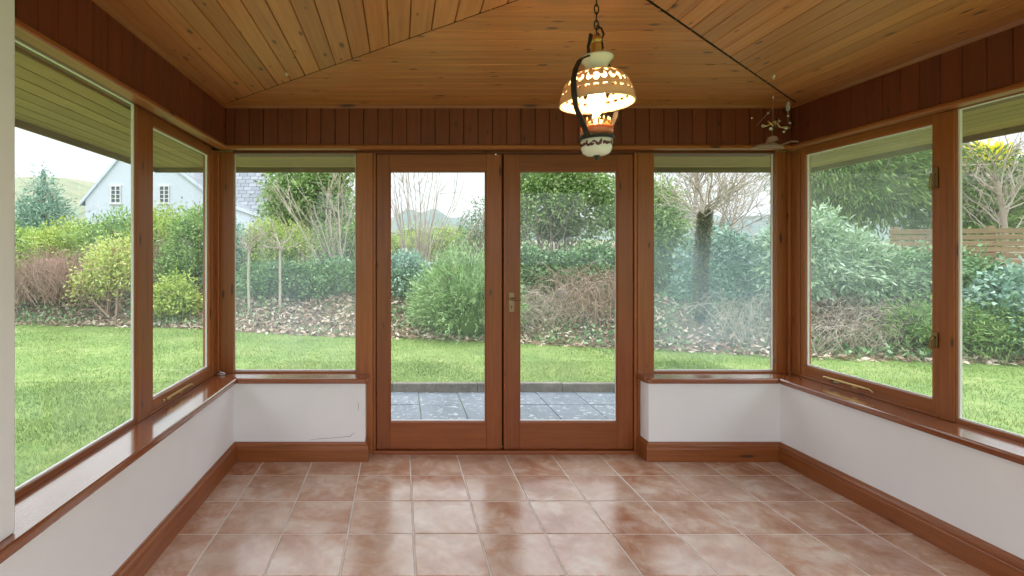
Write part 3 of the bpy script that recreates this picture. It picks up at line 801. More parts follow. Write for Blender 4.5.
# azalea tree
root = shrub('garden_shrub', 'yellow-green shrub with russet tipped leaves and a forked trunk', 'bush', -5.85, 10.15,
      [(-.30,0,.75,.38,.33,.30),(.05,0,1.25,.42,.36,.34),(.33,0,.85,.36,.33,.32),(-.05,-.1,.98,.40,.33,.30),(-.48,0,.48,.26,.25,.2),(.30,.05,1.22,.3,.3,.25)], 3600, .085, .04, 'lf_acer', 52, clump=.09, core=0, lo=.3, stems=9, bark='bark_red', droop=.0)
shrub('garden_shrub', 'low bright yellow-green shrub at the lawn edge beside the corner post', 'bush', -4.45, 9.85,
      [(-.25,0,.42,.34,.3,.28),(.2,0,.38,.38,.3,.25),(0,0,.62,.3,.3,.26)], 3000, .08, .04, 'lf_lime', 53, core=.4, lo=.4, clump=.07, stems=7, bark='bark_red')
shrub('green_bush', 'dark green bush behind the low yellow-green shrub', 'bush', -4.55, 10.9, [(0,0,.8,.55,.5,.7),(.1,0,1.35,.45,.45,.5),(-.3,0,.5,.4,.4,.5)], 5200, .08, .04, 'lf_green', 54)
def f(tw, o):
    r = np.random.default_rng(6)
    for k in range(90):
        p = o+np.array([r.uniform(-.3,.3), r.uniform(-.2,.2), 0]); branch(tw, p, (r.normal(0,.3), r.normal(0,.3), 1), r.uniform(.6,1.1), .006, 1, r, 3)
bare('bare_shrub', 'thin brown bare shrub seen through the left casement', 'shrub', -5.2, 11.2, f, 'bark_red')

# ---- behind the back left window
shrub('holly_tree', 'big round evergreen tree filling the top of the back left window', 'tree', -2.45, 13.2,
      [(0,0,2.5,1.05,1.0,.95),(.15,0,3.1,.85,.85,.6),(.85,0,2.9,.45,.6,.55),(.75,0,1.3,.7,.6,.6),(-.45,0,1.9,.7,.7,.8),(.55,0,2.0,.7,.7,.8)], 15000, .10, .055, 'lf_green', 61, clump=.10, stems=4, bias=.05)
shrub('privet', 'yellowish privet bush between the two slim grey trunks', 'bush', -2.75, 10.9, [(-.1,0,.7,.6,.4,.65),(.35,0,.95,.5,.4,.45),(-.15,0,1.15,.4,.35,.35)], 7000, .06, .032, 'lf_lime', 62)
shrub('privet', 'greyish green bush at the left end of the back left window', 'bush', -3.75, 10.8, [(0,0,.6,.5,.4,.7),(.1,0,1.05,.35,.4,.4)], 4500, .07, .035, 'lf_blue', 63)
def pollard(tw, o, h=1.28, seed=1, n=16, L=.55):
    r = np.random.default_rng(seed); P, d = wander(o-np.array([0,0,.05]), (0,0,1), h, 8, r, .035); tw.path(P, .030, .022, 8)
    for k in range(n):
        branch(tw, P[-1]+r.normal(0,.03,3), (r.normal(0,.7), r.normal(0,.5), r.uniform(.1,1)), r.uniform(.6,1.1)*L, .009, 1, r, 3, .15)
bare('slim_tree', 'slim pale trunk with a twiggy head, nearer the left frame of the back left window', 'tree', -2.90, 9.62, lambda t, o: pollard(t, o, 1.25, 4), 'bark_pale')
bare('slim_tree', 'slim pale trunk with a twiggy head, in the middle of the back left window', 'tree', -2.30, 9.60, lambda t, o: pollard(t, o, 1.18, 9), 'bark_pale')
def fan(h, n, sp, seed, r0=.016, lean=0, kids=2, dp=1):
    def f(tw, o):
        r = np.random.default_rng(seed)
        for k in range(n):
            a = r.normal(0, sp); p = o+np.array([a*.35+r.normal(0,.06), r.normal(0,.12), -.05])
            branch(tw, p, (a+lean, r.normal(0, sp*.6), 1), h*r.uniform(.65, 1.1), r0*r.uniform(.6, 1.2), dp, r, kids, .07, .015, .35, .5)
    return f
bare('coppiced_willow', 'bare pale pinkish shrub with curved stems at the right of the back left window', 'shrub', -1.35, 10.8, fan(2.3, 20, .26, 21, .014, -.10, 3, 2), 'bark_pale')
bare('coppiced_willow', 'leafless shrub of many upright stems behind the top of the left door', 'shrub', .40, 10.9, fan(2.7, 40, .20, 22, .013, 0, 3, 1), 'bark_pale')
shrub('hedge_bush', 'green bush behind the curved bare stems at right of the back left window', 'bush', -1.35, 12.3, [(-.3,0,.7,.6,.5,.7),(.35,0,.7,.6,.5,.65)], 5500, .085, .04, 'lf_green', 66)
# ivy hedge bank, separate ivy clumps along it
for k, (x, y, w, h, lab, mt) in enumerate([
    (-2.35, 10.15, .80, .62, 'dark ivy clump on the bank right of the slim trunks', 'lf_ivy'),
    (-1.15, 10.0, .75, .62, 'dark ivy clump on the bank at the right of the back left window', 'lf_ivy'),
    (-.05, 9.7, .55, .82, 'rounded bluish ivy mound at the left side of the left door glass', 'lf_blue'),
    (2.35, 9.25, .70, .92, 'dense ivy hedge behind the left half of the right door glass', 'lf_ivy'),
    (3.55, 9.05, .70, .90, 'dense ivy hedge behind the right half of the right door glass', 'lf_ivy')]):
    shrub('ivy_mound', lab, 'ivy', x, y, [(-w*.55,0,h*.35,w*.62,.42,h*.55),(w*.5,0,h*.35,w*.62,.42,h*.55),(0,-.05,h*.5,w*.6,.4,h*.48)], 7500, .065, .055, mt, 70+k, stems=0, clump=.05, spread=.7, core=.8)
# hedge and twiggy bush behind the left door
shrub('clipped_hedge', 'bright green clipped hedge in the distance behind the left door', 'hedge', 1.35, 15.5, [(-1.0,0,.5,1.0,.6,.9),(.5,0,.5,1.1,.6,.9),(1.6,0,.45,.8,.6,.9),(-.2,0,.8,1.1,.5,.6)], 9000, .07, .035, 'lf_lime', 81, stems=0, core=.85)
shrub('twiggy_bush', 'dark twiggy bush behind the top of the feathery shrub', 'bush', 1.85, 11.8, [(0,0,.9,.5,.4,.8),(.25,0,1.45,.4,.35,.5)], 2400, .06, .03, 'lf_ivy', 82, core=0, lo=.2, stems=26, bark='bark_grey')
# feathery big shrub
def feathery(x, y, R, H, n, seed):
    rng = np.random.default_rng(seed); root = base('feathery_shrub', x, y); z = root.location.z; o = np.array([x, y, z+.28])
    m = n; d = unit(rng.normal(0, 1, (m,3))*np.array([1.15,1,.75])+np.array([0,0,.42])); d[:,2] = np.where(d[:,2] < -.12, -d[:,2]*.5, d[:,2])
    d = unit(d); Ls = np.array([R,R*.9,H])*d; T = np.linalg.norm(Ls, axis=1)*rng.uniform(.62, 1.06, m)
    Ps = []; Ns = []; Rs = []
    k = 30; tt = np.linspace(.35, 1.0, k); dirr = unit(Ls+rng.normal(0,.13,(m,3))*R)
    for t in tt:
        p = o+dirr*(T*t)[:, None]+np.array([0,0,-.16])*(t**3)*rng.uniform(0, 1.2, (m,1))+rng.normal(0,.008,(m,3))
        Ps.append(p); Ns.append(dirr); Rs.append(.18+.7*t*np.ones(m)*rng.uniform(.7,1.1,m))
    P = np.concatenate(Ps); N = np.concatenate(Ns); Rr = np.clip(np.concatenate(Rs)-.1, 0, 1)
    Rr = np.clip(rng.uniform(0,.55,len(P))+np.tile(rng.uniform(0,.45,m), k), 0, 1)
    P[:,2] = np.maximum(P[:,2], gz(P[:,0], P[:,1])+.03)
    V, F = leafquads(P, N, .085, .022, rng, .02, .5)
    V2, F2 = blobcore([(x, y, z+.38, R*.6, R*.55, H*.62)], rng, 1.0)
    RR = np.concatenate([Rr, Rr, rng.uniform(0,.2,len(F2))])  # darkest tones on the core paint the shade inside the shrub
    fastmesh('foliage', np.concatenate([V, V2]), np.concatenate([F, F2+len(V)]), RR, M['lf_spray'], root)
    tw = Tw()
    for i in range(0, m, 2):
        P = [o+dirr[i]*T[i]*t+np.array([0,0,-.16])*(t**3)*.5 for t in (0, .3, .6, .95)]; tw.path(P, .008, .002, 3)
    tw.build('branches', M['bark_grey'], root); rebase(root)
    return tag(root, 'large feathery pale green shrub at the lawn edge behind the meeting of the two doors', 'bush')
feathery(1.13, 8.5, 1.02, 1.22, 1150, 90)
# big laurel behind the right door
shrub('laurel', 'tall leafy bush with bare inner branches filling the top of the right door glass', 'tree', 3.55, 11.4,
      [(-.5,0,2.35,.75,.6,.62),(.45,0,2.45,.75,.6,.62),(-.95,0,1.6,.45,.5,.55),(1.15,0,1.75,.45,.5,.8),(0,.1,2.75,.7,.6,.42),(.2,.5,1.5,1.1,.4,.8),(0,-.1,1.95,.7,.45,.5),(.3,.4,2.3,.9,.4,.6)], 15500, .085, .05, 'lf_green', 91, stems=10, bark='bark_grey', core=.55, lo=.62, bias=.05, clump=.09)
# brambles and dry grass
def tangle(n, wx, wy, h, seed, r0=.006):
    def f(tw, o):
        r = np.random.default_rng(seed)
        for k in range(n):
            x, y = r.uniform(-wx, wx), r.uniform(-wy, wy); p = np.array([o[0]+x, o[1]+y, float(gz(o[0]+x, o[1]+y))])
            a = r.uniform(0, 2*math.pi); hh = h*r.uniform(.5, 1.1); Lh = r.uniform(.3, .9); P = []
            for t in np.linspace(0, 1, 7): P.append(p+np.array([math.cos(a)*Lh*t, math.sin(a)*Lh*t*.5, hh*math.sin(math.pi*min(t*.85, 1))])+r.normal(0,.02,3))
            tw.path(P, r0*r.uniform(.6,1.2), .002, 3)
    return f
bare('bramble_tangle', 'tangle of bare reddish bramble stems at the lower right of the right door glass', 'shrub', 3.25, 8.45, tangle(420, .65, .45, .62, 95), 'bark_red')
bare('bramble_tangle', 'low tangle of straw coloured stems under the ivy, left in the right door glass', 'shrub', 2.15, 8.35, tangle(260, .6, .35, .34, 96), 'bark_pale')
bare('bramble_tangle', 'heap of dry pale stems below the rhododendron', 'shrub', 6.55, 7.05, tangle(330, .95, .3, .40, 97), 'bark_pale')
bare('bramble_tangle', 'few upright whitish stems at the right of the misted back window', 'shrub', 5.0, 7.35, tangle(60, .25, .2, .62, 98), 'bark_pale')
# garden stone
mb = MB(); mb.box(-.13,.13,-.09,.09,-.08,.07,c=.03); o = mb.build('garden_stone', M['slab']); o.location = (2.86, 8.62, float(gz(2.86,8.62))+.16); o.rotation_euler = (.5,.12,.35)
tag(o, 'small grey-green stone lying in the brambles behind the right door', 'stone')

# ---- behind the back right window
shrub('evergreen_bush', 'leafy green bush at the left side of the misted back window', 'bush', 4.85, 9.3, [(-.1,0,.6,.5,.4,.7),(0,0,1.2,.4,.4,.6),(-.05,0,1.7,.32,.3,.4)], 6500, .08, .04, 'lf_green', 101)
root = base('ivy_clad_tree', 4.66, 7.75); o = np.array(root.location); tw = Tw(); r = np.random.default_rng(33)
P, d = wander(o-np.array([0,0,.1]), (-.01,0,1), 1.75, 9, r, .012); tw.path(P, .050, .040, 12)
for k in range(24):
    branch(tw, P[-1]+r.normal(0,.05,3), (r.normal(0,.75), r.normal(0,.5), r.uniform(.15,1.1)), r.uniform(.5,.95), .012, 3, r, 3, .17, .02, .6, .7)
tw.build('branches', M['bark_pale'], root)
n = 3600; t = r.uniform(0, 1, n)**.9; a = r.uniform(0, 2*math.pi, n); Pn = np.array(P); idx = np.clip((t*9).astype(int), 0, 8); pc = Pn[idx]+(Pn[idx+1]-Pn[idx])*((t*9-idx)[:,None])
Nn = np.stack([np.cos(a), np.sin(a), np.zeros(n)], -1); PP = pc+Nn*r.uniform(.040,.080,n)[:,None]
V, F = leafquads(PP, Nn, .055, .045, r, .4); R_ = r.uniform(0,1,n); fastmesh('ivy_cladding', V, F, np.concatenate([R_,R_]), M['lf_trunk'], root)
rebase(root); tag(root, 'ivy-clad tree trunk with a pale leafless crown behind the misted back window', 'tree')
def f(tw, o):
    r = np.random.default_rng(44); tw.path([o-np.array([0,0,.1]), o+np.array([.03,0,.5]), o+np.array([0,0,1.0])], .05, .04, 8)
    for k in range(26):
        branch(tw, o+np.array([0,0,.9])+r.normal(0,.15,3)*np.array([1,1,0]), (r.normal(0,.5), r.normal(0,.4), r.uniform(.4,1.2)), r.uniform(.8,1.5), .016, 3, r, 3, .16, .02, .5, .62)
bare('bare_tree', 'tangled pale leafless tree in the upper right of the misted back window', 'tree', 6.5, 10.2, f, 'bark_pale')
def f2(tw, o):
    r = np.random.default_rng(45); P, d = wander(o, (0,0,1), 3.2, 7, r, .05); tw.path(P, .06, .035, 8)
    for k in range(15): branch(tw, P[r.integers(3,8)], (r.normal(0,.7), r.normal(0,.4), .8), r.uniform(.8,1.4), .018, 3, r, 3, .12, .02, .5, .65)
bare('bare_tree', 'grey leafless tree against the sky in the upper left of the misted back window', 'tree', 7.9, 13.5, f2, 'bark_grey')
for k, (x, y, w, h, lab) in enumerate([(5.35, 8.4, .62, 1.15, 'bluish ivy thicket left of centre in the misted back window'), (6.35, 8.1, .62, 1.12, 'bluish ivy thicket beside the right frame of the misted back window')]):
    shrub('ivy_thicket', lab, 'ivy', x, y, [(-w*.5,0,h*.35,w*.6,.42,h*.55),(w*.5,0,h*.35,w*.6,.42,h*.55),(0,-.05,h*.6,w*.6,.4,h*.45)], 6500, .07, .05, 'lf_blue', 110+k, stems=0, clump=.06, core=.75)

# ---- right side
shrub('rhododendron', 'broad pale-leaved rhododendron at the left of the right casement', 'bush', 6.55, 7.75,
      [(-.35,0,.80,.55,.5,.45),(.25,0,.55,.6,.5,.45),(-.15,0,1.12,.35,.4,.30),(.75,0,.28,.5,.45,.33),(.50,.1,.80,.30,.35,.25),(-.5,0,.40,.5,.45,.4)], 9000, .115, .034, 'lf_rhodo', 121, clump=.07, stems=8, bark='bark_pale', core=.6, lo=.5)
shrub('ivy_mound', 'dark ivy bank right of the rhododendron below the slatted fence', 'ivy', 8.1, 7.75, [(-.5,0,.30,.6,.45,.42),(.4,0,.30,.6,.45,.38),(0,0,.45,.5,.4,.28)], 7000, .07, .055, 'lf_ivy', 122, stems=0, core=.8)
shrub('ivy_mound', 'bluish green ivy bush at the right edge of the picture', 'ivy', 8.65, 6.55, [(-.3,0,.45,.55,.45,.5),(.4,0,.55,.6,.45,.45),(0,0,.2,.8,.5,.4)], 9000, .085, .055, 'lf_blue', 123, stems=0, core=.8, bias=-.1)
shrub('low_undergrowth', 'olive green undergrowth at the lawn edge behind the far right window', 'bush', 7.75, 6.75, [(-.5,0,.2,.6,.35,.32),(.3,-.2,.2,.6,.35,.3),(1.0,-.4,.2,.5,.35,.3)], 5500, .10, .02, 'lf_green', 124, stems=0, core=.6, bias=-.15)
# big leylandii
CX, CY = 10.6, 11.4
shrub('leylandii', 'huge dark green conifer filling the upper part of the right casement', 'tree', CX, CY,
      [(0,0,1.9,1.35,1.2,.75),(-.7,0,2.7,1.3,1.1,.9),(.5,.1,2.8,1.25,1.1,.95),(-.3,0,3.9,1.45,1.2,1.1),(.6,0,4.1,1.0,1.0,1.0),(0,0,5.2,1.3,1.0,1.0)], 26000, .19, .035, 'lf_conifer', 131, clump=.13, per=14, droop=.5, spread=.45, stems=3, core=.78)
shrub('conifer', 'darker conifer with spreading lower boughs in the far right window', 'tree', 12.6, 10.9, [(0,0,1.6,1.0,.8,.5),(.2,0,2.1,.8,.8,.5),(-.3,0,1.1,.9,.8,.4)], 7000, .17, .035, 'lf_conifer', 132, clump=.13, droop=.6, spread=.45, stems=2, core=.6)
shrub('forsythia', 'bright yellow flowering bush at the top of the far right window', 'bush', 14.75, 13.0, [(0,0,2.75,.55,.5,.40),(.35,0,2.9,.4,.5,.3),(-.35,0,2.6,.4,.5,.3)], 6000, .12, .07, 'lf_gold', 133, stems=5, core=.5)
def f3(tw, o):
    r = np.random.default_rng(47); P, d = wander(o, (.02,0,1), 2.0, 7, r, .04); tw.path(P, .05, .04, 8)
    for k in range(22): branch(tw, P[r.integers(3,8)], (r.normal(0,.8), r.normal(0,.4), .8), r.uniform(.6,1.2), .013, 3, r, 3, .13, .02, .5, .65)
bare('bare_tree', 'leafless tree with fine branches at the right edge of the picture', 'tree', 11.4, 9.4, f3, 'bark_pale')
# fence of horizontal slats
def at_fence(n):
    root = base('slat_fence', 9.35, 8.9); z0 = float(gz(9.35, 8.9)); zt = 1.80
    P0, P1 = np.array([8.75, 8.94]), np.array([12.6, 7.6]); d = unit(P1-P0); Ln = float(np.linalg.norm(P1-P0)); nn = np.array([-d[1], d[0]])
    T = lambda p: (P0[0]+d[0]*p[0]+nn[0]*p[1], P0[1]+d[1]*p[0]+nn[1]*p[1], p[2])
    mb = MB(T)
    for i in range(10):
        z = zt-.105*i-.09; mb.box(0, Ln, 0, .018, z, z+.085, c=.003, grain=0)
    mb.build('slat_panel', M['fence'], root)
    for k in range(4):
        m = MB(T); u = .1+k*(Ln-.2)/3; m.box(u-.045, u+.045, .018, .10, z0-.3, zt+.04, c=.006, grain=2); m.build('post', M['fence'], root)
    rebase(root); tag(root, 'weathered brown fence of horizontal slats beyond the ivy on the right', 'fence')
at_fence(0)

# ---- leaf litter, ivy ground cover and grass
r = np.random.default_rng(200)
n = 26000; x = r.uniform(-9, 10, n); dd = r.uniform(-.05, 1.9, n)**1.0; y = np.interp(x, EX, EY)+dd; keep = (r.uniform(0,1,n) < np.where((x > -4.5) & (x < 1.2), 1, .45)); x, y = x[keep], y[keep]
P = np.stack([x, y, gz(x, y)+r.uniform(.005,.035,len(x))], -1); V, F = leafquads(P, r.normal(0,1,P.shape)*np.array([1,1,.35]), .11, .055, r, 0, .4)
R_ = r.uniform(0,1,len(x)); o = fastmesh('fallen_leaves', V, F, np.concatenate([R_,R_]), M['lf_litter']); tag(o, 'dry fallen leaves scattered over the bank behind the lawn', 'leaves', kind='stuff')
n = 17000; x = r.uniform(-9, 11, n); y = np.interp(x, EX, EY)+r.uniform(-.02, 2.2, n); q = np.sin(x*2.1+1)*np.sin(y*3+x)+r.normal(0,.35,n); keep = (q > np.where((x > -3.6) & (x < .6), .35, -.25)); x, y = x[keep], y[keep]
P = np.stack([x, y, gz(x, y)+r.uniform(.02,.12,len(x))], -1); V, F = leafquads(P, r.normal(0,1,P.shape)+np.array([0,0,.8]), .07, .045, r, 0, .4)
R_ = r.uniform(0,1,len(x)); o = fastmesh('ground_ivy', V, F, np.concatenate([R_,R_]), M['lf_ivy']); tag(o, 'ivy and weeds creeping over the bank', 'ground cover', kind='stuff')
def grassblades(n, x0, x1, y0, y1, h, w, rr):
    x = rr.uniform(x0, x1, n); y = rr.uniform(y0, y1, n); e = np.interp(x, EX, EY)
    ok = (y < e+.12) & ~((x > PX0) & (x < PX1) & (y < PY1+.07)) & ~((x > -1.42) & (x < 2.85) & (y < 3.6)); x, y = x[ok], y[ok]; n = len(x)
    P = np.stack([x, y, LZ+.012*np.sin(x*1.3)*np.sin(y*.9)-.004], -1); a = rr.uniform(0, 2*np.pi, n)
    s = np.stack([np.cos(a), np.sin(a), np.zeros(n)], -1)*w*rr.uniform(.6,1.3,n)[:,None]
    hh = (h*rr.uniform(.5, 1.2, n)*(1+.35*np.sin(x*4.1)*np.sin(y*3.3)))[:,None]; lean = rr.normal(0, .45, (n,3))*np.array([1,1,0])
    V = np.stack([P-s, P+s, P+(np.array([0,0,1])+lean)*hh], 1).reshape(-1,3); F = np.arange(3*n).reshape(-1,3)
    patch = .5+.25*np.sin(x*1.9+np.sin(y*2.3)*1.4)*np.sin(y*2.7+1); R_ = np.clip(patch+rr.normal(0,.2,n), 0, 1)
    return V, F, R_
parts = [grassblades(60000, -5.2, -1.4, .8, 5.5, .032, .0028, r), grassblades(85000, -9, 4, 3.6, 10.2, .034, .005, r), grassblades(45000, 2.85, 9.5, 1.2, 7.4, .033, .0045, r), grassblades(16000, -1.9, 4.0, 5.4, 6.5, .03, .0035, r)]
V = np.concatenate([p[0] for p in parts]); off = 0; FF = []
for p in parts: FF.append(p[1]+off); off += len(p[0])
o = fastmesh('grass', V, np.concatenate(FF), np.concatenate([p[2] for p in parts]), M['grass']); tag(o, 'short green grass of the lawn round the sunroom', 'grass', kind='stuff')

# ---- houses
def house():
    root = empty('house', (-12.5, 24, 1.2)); hz = .6
    def gable_poly(pts, y0, y1, name, mat):
        mb = MB(); V = [(x, y0, z) for x, z in pts]+[(x, y1, z) for x, z in pts]; k = len(pts)
        F = [tuple(range(k)), tuple(reversed(range(k, 2*k)))]+[(i, (i+1) % k, (i+1) % k+k, i+k) for i in range(k)]
        mb.add(V, F); return mb.build(name, mat, root)
    top = [(-15.1,3.97),(-12.6,6.98),(-10.6,5.30),(-9.4,4.38),(-8.0,3.57),(-6.6,3.09)]
    pts = [(-15.1, hz)]+top+[(-6.6, hz)]
    segs = [((-15.35,3.67),top[1])]+[(top[i],top[i+1]) for i in range(1,4)]+[(top[4],(-6.2,2.95))]
    gable_poly(pts, 24, 30, 'gable_wall', M['render'])
    # roof slopes with thickness over the gable
    mb = MB()
    for (a, b) in segs:
        V = [(a[0],24.0,a[1]+.03),(b[0],24.0,b[1]+.03),(b[0],24.0,b[1]+.18),(a[0],24.0,a[1]+.18)]
        W = [(p[0],30.,p[2]) for p in V]; mb.add(V+W, [(0,1,2,3),(7,6,5,4),(0,4,5,1),(1,5,6,2),(2,6,7,3),(3,7,4,0)])
    mb.build('gable_roof', M['slate'], root)
    # main roof behind, facing the garden
    mb = MB(); V = [(-11.6,26.5,3.0),(-7.0,26.5,3.0),(-7.6,30,7.6),(-11.6,30,7.6)]
    W = [(p[0],p[1]+.3,p[2]-.25) for p in V]; mb.add(V+W, [(0,1,2,3),(7,6,5,4),(0,4,5,1),(1,5,6,2),(2,6,7,3),(3,7,4,0)], [[(p[0],p[2]*1.25) for p in V]]+[[(0,0)]*4]*5)
    mb.build('main_roof', M['slate'], root)
    mb = MB(); mb.sweep([(-5.5,23.9),(-10.5,23.9)], [(0,0),(.01,0),(.01,.01)]); 
    # bargeboards
    mb = MB()
    for (a, b) in segs:
        V = [(a[0],23.9,a[1]-.02),(b[0],23.9,b[1]-.02),(b[0],23.9,b[1]+.15),(a[0],23.9,a[1]+.15)]; W = [(p[0],24.02,p[2]) for p in V]
        mb.add(V+W, [(0,1,2,3),(7,6,5,4),(0,4,5,1),(1,5,6,2),(2,6,7,3),(3,7,4,0)])
    mb.build('bargeboard', M['render'], root)
    for px in (116, 164.5):
        x = (px-400)/500*24; z0 = EYE+(254-203)/500*24; z1 = EYE+(254-186)/500*24; w = .25
        mb = MB(); mb.box(x-w-.07, x+w+.07, 23.93, 24.02, z0-.07, z0-.005); mb.box(x-w-.04,x+w+.04,23.95,24.02,z1,z1+.05)
        for xx in (x-w, x-.02, x+w-.045): mb.box(xx, xx+.045, 23.94, 24.01, z0, z1)
        for k in range(5): zz = z0+(z1-z0-.03)*k/4; mb.box(x-w, x+w, 23.95, 24.0, zz, zz+.03)
        f = mb.build('window_frame', M['spacer'], root)
        mb = MB(); mb.box(x-w, x+w, 23.985, 24.005, z0, z1); mb.build('window_pane', mk_plain('dark_window_glass', (.10,.13,.16,1), .1), f)
    rebase(root)
    for c in root.children:
        for g_ in c.children: pass
    tag(root, 'white house with a tall gable, two small windows and a slate roof', 'house')
house()


# ------------------------------------------------------------------ lamp and ornaments
LX, LY = .393*1.71, 1.71
def lz(py): return EYE+(254-py)/500*LY
lamp = empty('pendant_lamp', (LX, LY, CEIL))
def em(name, col, strength):
    s = NT(name); e = s.n('Emission'); e.inputs[0].default_value = col; e.inputs[1].default_value = strength; s.l(e.outputs[0], s.out.inputs[0]); return s.m
def ceramic(name, col, trans=0.):
    s = NT(name); p = s.n('BsdfPrincipled'); p.inputs['Base Color'].default_value = col; p.inputs['Roughness'].default_value = .25; p.inputs['Coat Weight'].default_value = .4
    t = s.n('BsdfTranslucent'); t.inputs[0].default_value = (1., .62, .30, 1); mx = s.n('MixShader', Fac=trans); s.l(p.outputs[0], mx.inputs[1]); s.l(t.outputs[0], mx.inputs[2]); s.l(mx.outputs[0], s.out.inputs[0]); return s.m
m_iron, m_cer, m_shade = M['iron'], ceramic('white_ceramic', (.80,.76,.68,1)), ceramic('pierced_ceramic', (.62,.45,.28,1), .10)
m_red = ceramic('orange_red_band', (.55,.14,.05,1)); m_motif = mk_plain('dark_red_motif', (.10,.02,.02,1), .4); m_amber = mk_plain('amber_brass', (.62,.36,.14,1), .3, .8)
def T(p): return p
LO = (LX, LY, 0)
def lobj(mb, name, mat, parent=lamp, smooth=True, solid=0):
    return mb.build(name, mat, parent, smooth, solid=solid)
# ceiling hook and rose
mb = MB(); mb.lathe([(0,CEIL),(.035,CEIL),(.033,CEIL-.008),(.012,CEIL-.018),(.006,CEIL-.03),(0,CEIL-.03)], 24, LO); lobj(mb, 'ceiling_rose', m_iron)
# chain of oval links
z = CEIL-.022; k = 0; zend = lz(36)
while z > zend+.01:
    mb = MB(); pts = []; Lk = .034; wk = .0085
    for i in range(17):
        a = 2*math.pi*i/16; q = (wk*math.sin(a), math.cos(a)*Lk/2)
        pts.append((LX+(q[0] if k % 2 == 0 else q[0]*.35), LY+(q[0] if k % 2 else q[0]*.35), z-Lk/2+q[1]))
    mb.tube(pts, .0022, 6, caps=False); lobj(mb, 'chain_link', m_iron); z -= Lk*.80; k += 1
# top: hook loop, brass socket cover
mb = MB(); mb.tube([(LX-.004, LY-.01, lz(27)), (LX+.012, LY-.012, lz(30)), (LX+.020, LY-.012, lz(36)), (LX+.012, LY-.01, lz(41)), (LX, LY, lz(44))], .0035, 8)
mb.tube([(LX+.004, LY, lz(33)), (LX+.020, LY+.004, lz(40)), (LX+.022, LY, lz(48)), (LX+.012, LY, lz(53))], .003, 8); lobj(mb, 'hook', m_iron)
mb = MB(); mb.lathe([(0,lz(35)),(.010,lz(35)),(.018,lz(38)),(.021,lz(41)),(.016,lz(43)),(.019,lz(45)),(.020,lz(54)),(.026,lz(57)),(0,lz(57))], 6, LO); lobj(mb, 'socket_cover', m_amber, smooth=False)
# white flared collar
mb = MB(); prof = [(.020,lz(57)),(.052,lz(57)),(.055,lz(58.5)),(.050,lz(61)),(.040,lz(64)),(.036,lz(68)),(.042,lz(72)),(.050,lz(74)),(.046,lz(75)),(.034,lz(70)),(.020,lz(62))]
mb.lathe(prof, 40, LO); lobj(mb, 'collar', m_cer)
# pierced shade
seg, nr = 240, 40; R0, R1 = .046, .120; zt, zb = lz(73), lz(103)
def shape(t):
    # dome: near horizontal at the top, steep at the rim
    a = t*math.pi/2*.92; return R0+(R1-R0)*math.sin(a)/math.sin(math.pi/2*.92), zt+(zb-zt)*(1-math.cos(a))/(1-math.cos(math.pi/2*.92))
def hole(a, t):
    n = 9; c = (a/(2*math.pi)*n) % 1.0-.5; w = 2*math.pi/n
    x = c*2.0; y = t
    if .18 < y < .40:      # palmette petals
        for px_, ang in ((-.34,-.9),(0,0),(.34,.9)):
            dx, dy = x-px_, (y-.29)*7; ca, sa = math.cos(ang), math.sin(ang); u, v = dx*ca+dy*sa*.35, -dx*sa*.9+dy*ca
            if (u/.16)**2+(v/.72)**2 < 1: return True
    dx, dy = x, (y-.60)*6
    if dx*dx/.085+dy*dy/.52 < 1: return True
    for sg in (-1, 1):     # comma scrolls
        dx, dy = x*sg-.62, (y-.58)*6; rr = math.hypot(dx*1.7, dy*.75)
        if rr < .50 and not (dy < -.05 and dx < 0): return True
        dx, dy = x*sg-.97, (y-.36)*8
        if dx*dx/.05+dy*dy/.60 < 1: return True
    if .80 < y < .86 and abs(((a/(2*math.pi)*n*3) % 1)-.5) < .26: return True
    return False
V = []; F = []
for i in range(nr+1):
    r_, z_ = shape(i/nr)
    for j in range(seg):
        a = 2*math.pi*j/seg; V.append((LX+r_*math.cos(a), LY+r_*math.sin(a), z_))
for i in range(nr):
    for j in range(seg):
        if hole(2*math.pi*(j+.5)/seg+.2, (i+.5)/nr): continue
        F.append((i*seg+j, i*seg+(j+1) % seg, (i+1)*seg+(j+1) % seg, (i+1)*seg+j))
mb = MB(); mb.add(V, F); sh = lobj(mb, 'lamp_shade', m_shade, solid=.004)
mb = MB(); mb.lathe([(R1-.003,zb+.003),(R1+.003,zb+.002),(R1+.004,zb-.003),(R1,zb-.006),(R1-.004,zb-.003),(R1-.003,zb+.003)], 72, LO); mb.build('shade_rim', m_shade, sh, True)
# glass chimney, bulb
mb = MB(); mb.lathe([(.022,lz(92)),(.030,lz(98)),(.040,lz(108)),(.044,lz(114)),(.042,lz(119)),(.036,lz(124))], 32, LO); lobj(mb, 'glass_chimney', glass('amber_glass', tint=(1,.93,.82,1)))
mb = MB(); mb.lathe([(0,lz(88)),(.016,lz(89)),(.026,lz(93)),(.029,lz(98)),(.024,lz(104)),(.014,lz(110)),(.010,lz(114)),(0,lz(114))], 24, LO); lobj(mb, 'bulb', em('glowing_bulb', (1.,.72,.42,1), 60))
